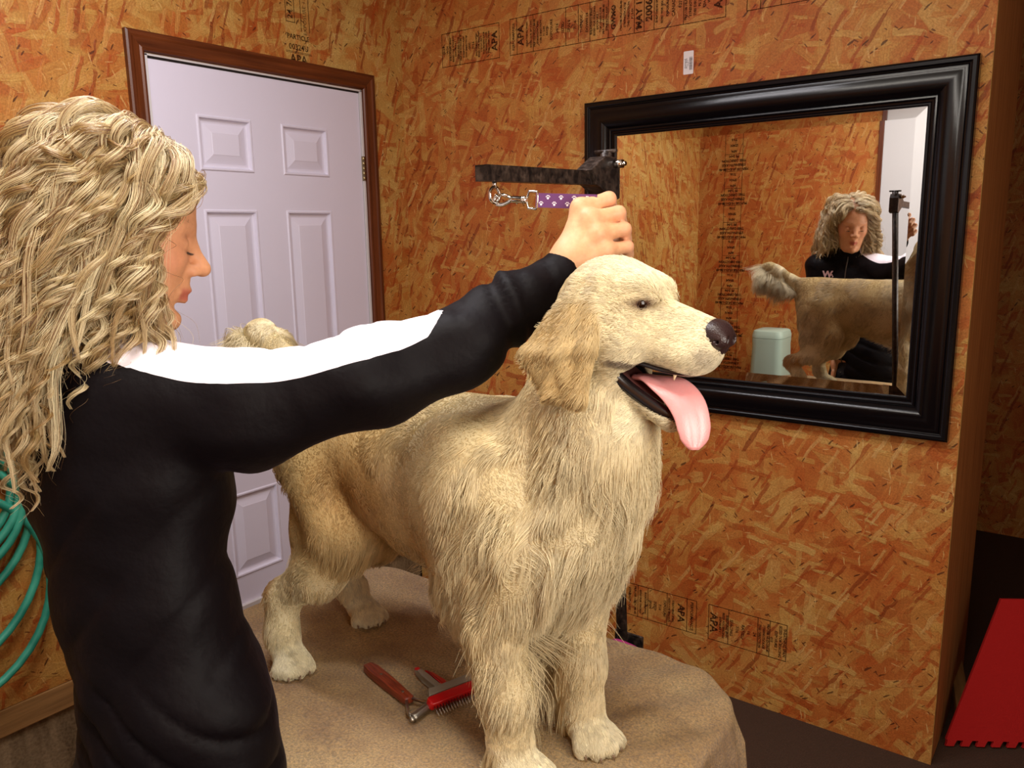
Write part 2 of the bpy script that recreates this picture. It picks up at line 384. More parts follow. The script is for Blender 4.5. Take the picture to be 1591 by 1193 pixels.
# upright stamps above the door
b = MB()
for (t, y, z, sz) in (('PARTICLE', -.505, 2.238, .022), ('00324U', -.505, 2.205, .026), ('APA', -.508, 2.166, .040)):
    text_into(b.bm, t, sz, fr_left(y, z) @ Matrix.Translation((0, 0, .0004)), bold=.0006)
for z in (2.186, 2.190): b.box(0, .0004, -.56, -.45, z-.0007, z+.0007)
for (y0, y1, z0, z1) in ((-.553, -.551, 2.285, 2.40), (-.517, -.515, 2.285, 2.40), (-.553, -.515, 2.284, 2.286), (-.49, -.488, 2.26, 2.42), (-.455, -.453, 2.26, 2.42)): b.box(0, .0004, y0, y1, z0, z1)
text_into(b.bm, '24 7/16', .03, fr_left(-.534, 2.34) @ Matrix.Rotation(math.pi/2, 4, 'Z') @ Matrix.Translation((0, 0, .0004)), bold=.0005)
text_into(b.bm, 'EXPOSURE 1 RATED', .02, fr_left(-.472, 2.34) @ Matrix.Rotation(math.pi/2, 4, 'Z') @ Matrix.Translation((0, 0, .0004)))
b.build('grade_stamp', ink, wall_left, recalc=False)
# vertical stamp seen in the mirror, on the rear wall
wb = bpy.data.objects['wall_back']
stamp('grade_stamp', lambda u, v: Matrix.Translation((0, -2.869, 0)) @ Matrix.Rotation(math.radians(90), 4, 'X') @ Matrix.Rotation(math.radians(90), 4, 'Z') @ Matrix.Diagonal((1, 1, -1, 1)) @ Matrix.Translation((u, v, 0)), .4, 2.2, -.30, -.18, [(.4+i*.11, .51+i*.11, ['APA', 'SPAN', '7/16'] if i % 2 else fine2, .022, 1) for i in range(16)], 90, True, wb)

m_stk = mat('sticker_paper', srgb(222, 214, 216), .5); m_blk = mat('print_black', srgb(22, 20, 22), .6)
stk = empty('price_sticker', (1.2195, -.0003, 2.071), label='small white barcode sticker stuck on the board wall above the mirror', cat='sticker')
Ms = Matrix.Rotation(math.radians(90), 4, 'X')
pts = []
W_, H_, R_ = .0165, .034, .003
for cx, cy, a0 in ((W_-R_, H_-R_, 0), (-W_+R_, H_-R_, 90), (-W_+R_, -H_+R_, 180), (W_-R_, -H_+R_, 270)):
    for k in range(5):
        a = math.radians(a0+k*22.5); pts.append((cx+R_*math.cos(a), cy+R_*math.sin(a)))
MB().prism(pts, 0, .0004, Ms).build('sticker_paper', m_stk, stk)
b = MB(); y = -.022
for i in range(22):
    w_ = rnd.choice([.0006, .001, .0016]); b.box(.003, .013, y, y+w_, .0004, .0006, M=Ms); y += w_+rnd.choice([.0006, .001])
for k, t in enumerate(('menard', 'SKU 4470', '1x6x8 T')): text_into(b.bm, t, .009-.0015*k, Ms @ Matrix.Translation((-.011+.005*k, -.002, .0006)) @ Matrix.Rotation(math.pi/2, 4, 'Z'))
b.build('barcode', m_blk, bpy.data.objects['sticker_paper'], recalc=False)

# ================================================================== wall mirror
m_frame = mat('black_lacquer_frame', srgb(8, 6, 9), .2, spec=.32); g = N(m_frame)
g.bump(g.noise(g.pos(), 30, 2).outputs[0], .04, .002)
m_glass = mat('mirror_silver', (.86, .85, .83, 1), 0.0, 1.0)
mirror = empty('wall_mirror', (1.44, 0, .985), label='large wall mirror in a wide black moulded frame', cat='mirror')
mirror.matrix_world = Matrix.Translation((1.44, 0, .985)); bpy.context.view_layer.update()
def ml(o):      # parts are built in room coordinates; shift them under the mirror's origin
    o.data.transform(Matrix.Translation((-1.44, 0, -.985))); return o
b = MB()
prof = [(0, .001), (0, .030), (.002, .034), (.006, .036), (.014, .036), (.017, .034), (.018, .031), (.021, .030), (.024, .033), (.028, .034)]
for k in range(9):
    t = k/8; prof.append((.031+.055*t, .034+.012*math.sin(t*math.pi*.55)-.020*t*t*t))
prof += [(.088, .022), (.090, .024), (.094, .025), (.097, .023), (.098, .018), (.103, .017), (.106, .019), (.110, .019), (.113, .017), (.114, .008), (.114, .002)]
b.sweep_rect(.863, 2.016, .985, 1.985, prof, 0)
b.build('mirror_frame', m_frame, mirror, 25); ml(bpy.data.objects['mirror_frame'])
gx0, gx1, gz0, gz1 = .970, 1.909, 1.092, 1.878; BW = .033
b = MB(); vs = [b.bm.verts.new(p) for p in ((gx0+BW, -.0145, gz0+BW), (gx1-BW, -.0145, gz0+BW), (gx1-BW, -.0145, gz1-BW), (gx0+BW, -.0145, gz1-BW))]
b.bm.faces.new(vs)
b.sweep_rect(gx0, gx1, gz0, gz1, [(0, .0128), (BW, .0145)], 0)
gl = b.build('mirror_glass', m_glass, mirror, recalc=False); ml(gl)
for p in gl.data.polygons: pass

# ================================================================== hose, mat, lumber, bin, lamps
m_hose = mat('turquoise_hose', srgb(46, 148, 124), .38, spec=.5); g = N(m_hose)
g.color(g.ramp(g.noise(g.pos(), 14, 2).outputs[0], [(.35, srgb(34, 128, 108)), (.7, srgb(66, 168, 142))]))
pts = []; turns = [(-1.80, .945, .205, .17), (-1.80, .93, .225, .18), (-1.81, .91, .228, .20), (-1.80, .88, .245, .21), (-1.80, .80, .262, .25), (-1.80, .67, .275, .285)]
for k, (cy_, cz_, ry_, rz_) in enumerate(turns):
    for i in range(40):
        a = math.pi/2+2*math.pi*i/40; f = i/40
        n_ = turns[min(k+1, 5)]
        cy2, cz2, ry2, rz2 = [p*(1-f)+q*f for p, q in zip((cy_, cz_, ry_, rz_), n_)] if k < 5 else (cy_, cz_, ry_, rz_)
        pts.append((.038+.010*((k*37) % 3)+.010*math.sin(a*2+k), cy2-ry2*math.cos(a), cz2+rz2*math.sin(a)))
hose = empty('garden_hose', (.03, -1.8, .35), label='turquoise rubber hose coiled and hung on the board wall behind the woman', cat='hose')
HO = Matrix.Translation((-.03, 1.8, -.35))
o = MB().tube(pts, .0108, 14).build('hose_coil', m_hose, hose); o.data.transform(HO)
b = MB(); b.tube([(.002, -1.8, 1.24), (.06, -1.8, 1.22), (.085, -1.8, 1.24)], .006, 8); b.box(.0005, .004, -1.83, -1.77, 1.19, 1.28, .001)
o = b.build('hose_hook', mat('hook_steel', srgb(90, 90, 90), .4, .8), hose); o.data.transform(HO)

m_red = mat('red_foam_mat', srgb(186, 34, 34), .75, spec=.2); g = N(m_red)
g.bump(g.noise(g.pos(), 300, 2).outputs[0], .5, .002)
pts = [(0, .02)]
for k in range(10):
    x = k*.045; pts += [(x+.006, .02), (x+.006, 0), (x+.03, 0), (x+.03, .02)]
pts += [(.46, .02), (.46, .45), (0, .45)]
# foam floor mat leaning in the opening
foam = MB().prism([(p[0]+.38*p[1], p[1]) for p in pts], 0, .012, bevel=.0015)
fo = foam.build('foam_mat', m_red)
ex = Vector((.84, .54, .0)).normalized(); ey = Vector((-.10, .16, .97)); ey = (ey-ex*ey.dot(ex)).normalized(); ez = ex.cross(ey)
fo.matrix_world = Matrix.Translation((2.052, .120, .004)) @ Matrix((ex, ey, ez)).transposed().to_4x4()
tag(fo, 'red interlocking foam floor mat leaning in the opening at the end of the wall', 'mat')
bd = MB().box(0, .038, 0, .9, 0, .085, .002).build('lumber_board', lumber_y)
bd.matrix_world = Matrix.Translation((2.075, .20, .001)) @ Matrix.Rotation(math.radians(12), 4, 'Z')
tag(bd, 'short pine board lying on edge on the floor under the red mat', 'board')

m_mint = mat('mint_plastic', srgb(176, 200, 186), .45)
bin_ = empty('storage_bin', (.60, -2.70, 0), label='pale mint plastic bin with rounded corners standing by the rear wall', cat='bin')
def rrect(w_, d_, r_, n=5):
    out = []
    for cx, cy, a0 in ((w_-r_, d_-r_, 0), (-w_+r_, d_-r_, 90), (-w_+r_, -d_+r_, 180), (w_-r_, -d_+r_, 270)):
        for k in range(n): a = math.radians(a0+k*90/(n-1)); out.append((cx+r_*math.cos(a), cy+r_*math.sin(a)))
    return out
def loft(b, secs, mi=0, cap=True):
    L = [[b.bm.verts.new(p) for p in s_] for s_ in secs]; n = len(L[0])
    for i in range(len(L)-1):
        for k in range(n):
            f = b.bm.faces.new((L[i][k], L[i][(k+1) % n], L[i+1][(k+1) % n], L[i+1][k])); f.material_index = mi
    if cap: b.bm.faces.new(L[0][::-1]).material_index = mi; b.bm.faces.new(L[-1]).material_index = mi
    return b
secs = [[(x*s_, y*s_, z) for x, y in rrect(.095, .11, .04)] for z, s_ in ((0, 1.22), (.02, 1.28), (.84, 1.02), (.86, 1.04), (.88, 1.04))]
loft(MB(), secs).build('bin_body', m_mint, bin_, 40)
secs = [[(x*s_, y*s_, z) for x, y in rrect(.10, .115, .045)] for z, s_ in ((.882, 1), (.90, 1), (.925, .93), (.93, .85))]
loft(MB(), secs).build('bin_lid', m_mint, bin_, 40)

m_fix = mat('lamp_housing', srgb(225, 225, 225), .5)
m_tube = mat('lamp_tube', (1, 1, 1, 1), .4); m_tube.node_tree.nodes['Principled BSDF'].inputs['Emission Color'].default_value = (1, .95, .88, 1)
m_tube.node_tree.nodes['Principled BSDF'].inputs['Emission Strength'].default_value = 4
for i, (lx, ly, lab) in enumerate(((1.85, -2.1, 'white ceiling strip lamp above the grooming table'), (1.0, -1.5, 'white ceiling strip lamp nearer the door wall'))):
    t = empty('ceiling_lamp', (lx, ly, 2.74), label=lab, cat='lamp', group=None)
    MB().box(-.6, .6, -.06, .06, -.04, -.001, .004).build('lamp_housing', m_fix, t)
    for dy in (-.03, .03): MB().tube([(-.57, dy, -.048), (.57, dy, -.048)], .008, 10).build('lamp_tube', m_tube, t)
# ================================================================== grooming table, towel, arm, leash, tools
TZ = .815            # towel surface
def rr_near(x, y, x0, x1, y0, y1, r):
    """distance outside a rounded rectangle and the outward direction"""
    cx, cy = (x0+x1)/2, (y0+y1)/2; hx, hy = (x1-x0)/2-r, (y1-y0)/2-r
    qx, qy = np.abs(x-cx)-hx, np.abs(y-cy)-hy
    ox, oy = np.maximum(qx, 0), np.maximum(qy, 0); l = np.sqrt(ox*ox+oy*oy)+1e-9
    d = l-r+np.minimum(np.maximum(qx, qy), 0)
    return d, np.sign(x-cx)*ox/l, np.sign(y-cy)*oy/l
tx0, tx1, ty0, ty1, tr = .97, 1.925, -1.800, -1.20, .14
m_top = mat('table_edge_black', srgb(24, 22, 22), .5); m_leg = mat('table_leg_steel', srgb(120, 120, 120), .35, .8)
table = empty('grooming_table', ((tx0+tx1)/2, (ty0+ty1)/2, 0), label='grooming table with rounded corners under a beige towel', cat='table')
cx_, cy_ = (tx0+tx1)/2, (ty0+ty1)/2
b = MB(); b.prism([(p[0], p[1]+.012) for p in rrect((tx1-tx0)/2-.014, (ty1-ty0)/2-.026, tr-.014, 10)], .775, .803, bevel=.004); b.build('table_top', m_top, table)
for sx in (-1, 1):
    for sy in (-1, 1):
        MB().tube([(sx*.30, sy*.17, .775), (sx*.40, sy*.225, .0)], .014, 12).build('leg', m_leg, table)
MB().tube([(-.31, -.18, .70), (.31, -.18, .70)], .01, 8).build('crossbar', m_leg, table)
# towel
xs = np.arange(tx0-.17, tx1+.17, .0055); ys_ = np.arange(ty0-.17, ty1+.17, .0055)
X, Y = np.meshgrid(xs, ys_, indexing='ij')
d_, nx, ny = rr_near(X, Y, tx0+.012, tx1-.012, ty0+.012, ty1-.012, tr-.012)
nrm = np.sqrt(nx*nx+ny*ny)+1e-9; nx, ny = nx/nrm, ny/nrm
s_ = np.maximum(d_, 0); R0 = .018
drop_len = .115+.02*np.sin(X*9+1)+.015*np.sin(Y*13)
s_ = np.minimum(s_, drop_len)
th = np.minimum(s_/R0, math.pi/2)
out = R0*np.sin(th); dz = R0*(1-np.cos(th)); rem = np.maximum(s_-R0*math.pi/2, 0)
per = np.arctan2(Y-cy_, X-cx_)*.5
fold = .012*np.sin(per*34+1.3)+.008*np.sin(per*57+.4)+.004*np.sin(per*120)
out2 = out+rem*.10+fold*np.clip(rem/.05, 0, 1)
bx, by = X-nx*np.maximum(d_, 0), Y-ny*np.maximum(d_, 0)
PXx = np.where(d_ > 0, bx+nx*out2, X); PYy = np.where(d_ > 0, by+ny*out2, Y)
wr = np.clip((X-1.66)/.15, 0, 1)*np.clip((Y+1.62)/.2, 0, 1)
wrk = .0016*np.sin(X*23+2*np.sin(Y*11))*np.cos(Y*17+X*5)
wrk += wr*(.005*np.exp(-((X*.6+Y*1.0+.30)/.012)**2)+.004*np.exp(-((X*.45+Y+.545)/.010)**2)+.003*np.sin(X*60-Y*40))
PZz = TZ-dz-rem*.98+wrk*np.where(d_ > 0, np.clip(1-rem/.03, 0, 1), 1)
me = bpy.data.meshes.new('towel'); nX, nY = X.shape
V = np.stack([PXx, PYy, PZz], -1).reshape(-1, 3)
idx = np.arange(nX*nY).reshape(nX, nY)
ok = (d_ <= drop_len+.009); okq = ok[:-1, :-1] & ok[1:, :-1] & ok[1:, 1:] & ok[:-1, 1:]
Q = np.stack([idx[:-1, :-1], idx[1:, :-1], idx[1:, 1:], idx[:-1, 1:]], -1)[okq]
used = np.unique(Q); remap = np.zeros(nX*nY, int); remap[used] = np.arange(len(used))
me.from_pydata(V[used].tolist(), [], remap[Q].tolist()); me.update()
m_towel = mat('beige_terry', srgb(176, 148, 104), .95, spec=.1, Sheen_Weight=.3, Sheen_Roughness=.5); g = N(m_towel); P = g.pos()
n1 = g.noise(P, 9, 4).outputs[0]; n2 = g.noise(P, 260, 4, .75).outputs[0]; n3 = g.noise(P, 60, 3).outputs[0]
base = g.ramp(n1, [(.3, srgb(160, 120, 66)), (.52, srgb(196, 158, 98)), (.75, srgb(214, 182, 122))])
g.color(g.mix(.85, base, g.mix(1.0, base, g.ramp(n2, [(.32, (.35, .31, .27, 1)), (.66, (1.4, 1.38, 1.35, 1))]), 'MULTIPLY')))
g.bump(g.math('MULTIPLY_ADD', n3, .5, n2), 1.0, .009)
towel = link('towel', me, m_towel); smooth(towel)
so = towel.modifiers.new('s', 'SOLIDIFY'); so.thickness = .005; so.offset = -1
tag(towel, 'beige terry towel spread over the table and hanging over its rounded corner', 'towel')

# overhead arm
def onY(px, py, y):
    r = _f+(px-795.5)/FPX*CR-(py-596.5)/FPX*CU; return CAMP+r*((y-CAMP[1])/r[1])
def onX(px, py, x):
    r = _f+(px-795.5)/FPX*CR-(py-596.5)/FPX*CU; return CAMP+r*((x-CAMP[0])/r[0])
m_tubeb = mat('worn_black_steel', srgb(34, 28, 26), .42, .3); g = N(m_tubeb)
nn = g.noise(g.pos(), 70, 5, .7).outputs[0]
g.color(g.ramp(nn, [(.4, srgb(26, 22, 22)), (.62, srgb(66, 52, 44)), (.8, srgb(120, 104, 92))]))
g.set(g.b.inputs['Roughness'], g.ramp(nn, [(.4, (.3, .3, .3, 1)), (.7, (.7, .7, .7, 1))]))
m_chrome = mat('chrome', srgb(215, 212, 208), .14, 1)
top = Vector((1.600, -1.150, 1.700)); low = Vector(onY(967, 1000, -1.172)); dirp = (low-top).normalized()
post_bot = top+dirp*((top.z-.80)/-dirp.z)
arm = empty('grooming_post', post_bot, label='black steel grooming post with an overhead arm rising behind the dog', cat='grooming post')
bpy.context.view_layer.update()
def loc(o, e): o.data.transform(Matrix.Translation(-Vector(e.location))); return o
loc(MB().tube([post_bot-dirp*-.10, top], .0118, 4).build('post', m_tubeb, arm), arm)
b = MB(); b.box(-.03, .03, -.026, .03, .765, .771, .001); b.box(-.03, .03, .024, .03, .70, .80, .001); b.tube([(0, .0, .70), (0, .0, .768)], .006, 8); b.tube([(-.025, 0, .70), (.025, 0, .70)], .004, 8)
o = b.build('table_clamp', m_tubeb, arm); o.data.transform(Matrix.Translation((0, 0, -.80)))
tip = Vector((1.597, -1.497, 1.650)); end = Vector((1.600, -1.205, 1.655))
dv = (end-tip).normalized()
def sq_tube(b, a, c, h, wall=.0005, closed=False):
    a, c = Vector(a), Vector(c); t = (c-a).normalized(); s1 = t.cross(Vector((0, 0, 1))).normalized(); s2 = s1.cross(t)
    def ring(p, q): return [b.bm.verts.new(p+s1*x*q+s2*y*q) for x, y in ((-1, -1), (1, -1), (1, 1), (-1, 1))]
    o0, o1, i0, i1 = ring(a, h), ring(c, h), ring(a, h-wall), ring(a+t*.001, h-wall)
    for k in range(4):
        j = (k+1) % 4
        b.bm.faces.new((o0[k], o0[j], o1[j], o1[k])); b.bm.faces.new((i0[j], i0[k], i1[k], i1[j])); b.bm.faces.new((o0[j], o0[k], i0[k], i0[j]))
    b.bm.faces.new(o1[::-1]); b.bm.faces.new(i1)
b = MB(); sq_tube(b, tip, end, .0115); bmesh.ops.recalc_face_normals(b.bm, faces=b.bm.faces)
loc(b.build('arm_tube', m_tubeb, arm), arm)
# clamp block joining arm and post: side outline in y, z
pr = [(-1.228, 1.6665), (-1.180, 1.692), (-1.142, 1.692), (-1.130, 1.676), (-1.130, 1.622), (-1.150, 1.616), (-1.196, 1.640), (-1.212, 1.643)]
MX = Matrix(((0, 0, 1, 0), (1, 0, 0, 0), (0, 1, 0, 0), (0, 0, 0, 1)))
o = loc(MB().prism(pr, 1.584, 1.618, MX, bevel=.002).build('arm_bracket', m_tubeb, arm), arm)
b = MB(); b.tube([(1.618, -1.150, 1.680), (1.634, -1.150, 1.680)], .008, 6); b.tube([(1.634, -1.150, 1.680), (1.640, -1.150, 1.680)], .004, 8); loc(b.build('bracket_bolt', m_chrome, arm), arm)
b = MB(); b.tube([(1.578, -1.150, 1.703), (1.622, -1.150, 1.703)], .0032, 8); b.tube([(1.6, -1.150, 1.690), (1.6, -1.150, 1.704)], .006, 8); loc(b.build('clamp_screw', m_tubeb, arm), arm)
rc = Vector((1.598, -1.468, 1.620))
b = MB(); b.tube([(rc.x, rc.y, 1.641), (rc.x, rc.y, 1.630)], .0035, 8)
b.tube([rc+Vector((0, math.cos(a), math.sin(a)))*.0115 for a in np.linspace(0, 2*math.pi, 25)], .0024, 8, caps=False)
loc(b.build('eye_ring', m_chrome, arm), arm)

# leash held in the hand
HANDL = Vector(AT(906, 313, 1.142))
L0 = rc+Vector((.002, .0085, -.006))
ld = (HANDL-L0); Lt = ld.length; lx = ld.normalized(); lz = (Vector((0, 0, 1))-lx*lx.z).normalized(); ly = lz.cross(lx)
LM = Matrix.Translation(L0) @ Matrix((lx, ly, lz)).transposed().to_4x4()
leash = empty('dog_leash', L0, label='purple webbing leash with white paw prints and chrome snap hook', cat='leash'); leash.matrix_world = LM; bpy.context.view_layer.update()
b = MB()
hk = [(-.004, 0, .006), (-.008, 0, 0), (-.004, 0, -.007), (.004, 0, -.008), (.012, 0, -.005), (.020, 0, -.001), (.024, 0, 0)]
b.tube(catmull(hk, 5), .0031, 8); b.tube([(-.004, 0, .006), (.006, 0, .0065), (.018, 0, .003)], .0024, 8)
b.tube([(.018, 0, 0), (.022, 0, 0), (.036, 0, 0), (.038, 0, 0)], [.0042, .0055, .005, .0065], 12)
b.tube([(.038, 0, 0), (.0405, 0, 0), (.044, 0, 0)], [.0055, .006, .003], 12)
b.tube([(.028, 0, .003), (.028, 0, -.0065)], .0016, 8)
b.tube([(.044, 0, -.003), (.046, 0, -.012), (.058, 0, -.0125), (.060, 0, -.010), (.060, 0, .010), (.058, 0, .0125), (.046, 0, .012), (.044, 0, .003)], .0019, 8)
b.build('snap_hook', m_chrome, leash)
m_pur = mat('purple_webbing', srgb(104, 62, 108), .75, spec=.2); g = N(m_pur)
g.bump(g.n('ShaderNodeTexWave', {'bands_direction': 'DIAGONAL'}, Vector=g.pos(), Scale=260.0).outputs[1], .3, .001)
ws = Lt+.020
sec = []
for i in range(16):
    t = i/15; x = .058+t*(ws-.058); yy = .003*math.sin(t*3.0)
    sec.append([(x, yy-.0014, -.0102), (x, yy+.0014, -.0102), (x, yy+.0014, .0102), (x, yy-.0014, .0102)])
loft(MB(), sec).build('webbing_strap', m_pur, leash, 40)
m_paw = mat('white_print', srgb(235, 225, 235), .7)
b = MB()
k = 0
for i in range(8):
    x = .066+i*.0098; z = .0045 if i % 2 else -.0045; t = (x-.058)/(ws-.058); yy = .003*math.sin(t*3)
    if t > 1: break
    for sgn in (-1, 1):
        for (dx, dzz, r_) in ((0, -.0012, .0018), (-.0026, .0009, .0009), (-.001, .0024, .0009), (.001, .0024, .0009), (.0026, .0009, .0009)):
            c = [b.bm.verts.new((x+dx+r_*math.cos(a), yy+sgn*.0017, z+dzz+r_*math.sin(a))) for a in np.linspace(0, 2*math.pi, 9)[:-1]]
            b.bm.faces.new(c)
b.build('paw_prints', m_paw, bpy.data.objects['webbing_strap'], recalc=False)

# tools lying on the towel
def onZ(px, py, z=TZ+.004):
    r = _f+(px-795.5)/FPX*CR-(py-596.5)/FPX*CU; return Vector(CAMP+r*((z-CAMP[2])/r[2]))
def frame2(a, c):
    t = (c-a); t.z = 0; L = t.length; t.normalize(); n = Vector((-t.y, t.x, 0)); return Matrix.Translation(a) @ Matrix((t, n, Vector((0, 0, 1)))).transposed().to_4x4(), L
m_rw = mat('red_brown_wood', srgb(118, 44, 22), .4); g = N(m_rw)
g.color(g.ramp(g.noise(g.map(g.pos(), scale=(1, 12, 12)), 30, 3).outputs[0], [(.3, srgb(92, 28, 14)), (.7, srgb(146, 62, 34))]))
m_steel = mat('brushed_steel', srgb(170, 165, 155), .3, 1)
m_redp = mat('red_plastic', srgb(196, 14, 22), .3); m_grayp = mat('grey_plastic', srgb(140, 132, 118), .35)
A = onZ(571, 1040); C = onZ(637, 1094)
FM, L = frame2(A, C)
t1 = empty('dematting_rake', A, label='wooden handled coat rake with a coiled steel bar lying on the towel', cat='grooming rake'); t1.matrix_world = FM
hp = [(0, -.007), (.004, -.0095), (.02, -.0105), (L*.5, -.0105), (L-.002, -.0085), (L, -.006), (L, .006), (L-.002, .0085), (L*.5, .0105), (.02, .0105), (.004, .0095), (0, .007)]
b = MB().prism(hp, 0, .013, bevel=.003); b.build('handle', m_rw, t1, 40)
b = MB()
b.bm.free()
for fx in (.35, .85): MB().tube([(L*fx, 0, .0125), (L*fx, 0, .0136)], .0025, 10).build('rivet', m_steel, bpy.data.objects['handle'])
inv = FM.inverted()
b = MB()
q1 = inv @ onZ(640, 1118, TZ+.008); q2 = inv @ onZ(668, 1096, TZ+.008)
ax = (q2-q1).normalized()
b.tube([(L-.002, .005, .008), inv @ onZ(664, 1092, TZ+.010), q2-ax*.004], .0028, 6)
b.tube([(L-.002, -.005, .008), inv @ onZ(634, 1108, TZ+.010), q1+ax*.002], .0028, 6)
b.build('shank', m_steel, t1)
b = MB(); b.tube([q1-ax*.004, q1-ax*.001, q2+ax*.03], [.003, .005, .0045], 12)
n_ = Vector((-ax.y, ax.x, 0)); LL = (q2-q1).length+.02
b.tube([q1+ax*(LL*i/200)+(n_*math.cos(i*.9)+Vector((0, 0, 1))*math.sin(i*.9))*.0068 for i in range(8, 201)], .0013, 6)
b.build('coil_bar', m_steel, t1, 60)
# red pin rake
A = onZ(664, 1097, TZ+.012); C = onZ(722, 1074, TZ+.012)
FM, L = frame2(A, C); FM = FM @ Matrix.Rotation(math.radians(22), 4, 'X')
FM = FM @ Matrix.Translation((0, 0, .004)); t2 = empty('pin_comb', A, label='red plastic pin comb with steel teeth lying by the near front leg', cat='comb'); t2.matrix_world = FM
MB().prism([(0, -.006), (.003, -.010), (L*1.3, -.010), (L*1.3, .007), (.003, .007), (0, .004)], -.006, .010, bevel=.003).build('comb_body', m_redp, t2, 40)
MB().prism([(.006, .008), (L*1.3, .008), (L*1.3, .022), (.012, .022)], -.004, .008, bevel=.002).build('comb_back', m_grayp, t2, 40)
b = MB()
for i in range(17):
    x = .006+i*(L*1.28)/17; b.tube([(x, -.009, .003), (x, -.026, .003)], [.0012, .0005], 6); b.tube([(x+.002, -.009, -.003), (x+.002, -.024, -.003)], [.0012, .0005], 6)
b.build('steel_teeth', m_steel, t2)
# nail clippers
A = onZ(649, 1040, TZ+.010); C = onZ(694, 1076, TZ+.010)
FM, L = frame2(A, C)
t3 = empty('nail_clippers', A, label='grey and red handled nail clippers lying behind the red comb', cat='clippers'); t3.matrix_world = FM
hp = [(0, -.004), (.003, -.008), (.010, -.010), (.03, -.007), (L*.8, -.010), (L, -.012), (L, -.001), (L*.8, .001), (.03, .002), (.01, .001), (.002, .001)]
MB().prism(hp, -.006, .006, bevel=.003).build('grip', m_grayp, t3, 40)
hp2 = [(.016, .003), (.03, .0045), (L*.8, .005), (L, .001), (L+.004, .006), (L, .011), (L*.7, .014), (.035, .013), (.02, .008)]
MB().prism(hp2, -.005, .006, bevel=.003).build('lever_handle', m_redp, t3, 40)
MB().prism([(0, -.006), (.004, -.0085), (.011, -.008), (.010, .0005), (.002, .001)], -.0065, .0068, bevel=.002).build('red_end_cap', m_redp, t3, 40)
b = MB(); b.tube([(L-.002, -.005, 0), (L+.010, -.003, 0)], .0055, 12); b.tube([(L*.8, -.002, -.007), (L*.8, -.002, .008)], .003, 10)
b.build('cutting_head', m_steel, t3, 60)
# short magenta strap by the post clamp
m_mag = mat('magenta_strap', srgb(150, 24, 96), .7); m_bk = mat('black_strap', srgb(20, 18, 24), .7)
base = Vector((post_bot.x, post_bot.y, .81))
s0 = onY(948, 1001, -1.205); s1 = onY(958, 997, -1.2); s2 = onY(975, 1003, -1.198); s3 = onY(992, 1013, -1.196)
b = MB(); b.tube(catmull([s0-np.array([.03, 0, .02]), s0, s1, s2, s3, s3+np.array([.03, .0, -.03])], 6), .006, 8)
o = b.build('restraint_strap', m_mag); o.data.transform(Matrix.Translation(-Vector(s1))); o.location = s1
tag(o, 'magenta strap tucked round the foot of the grooming post', 'strap')
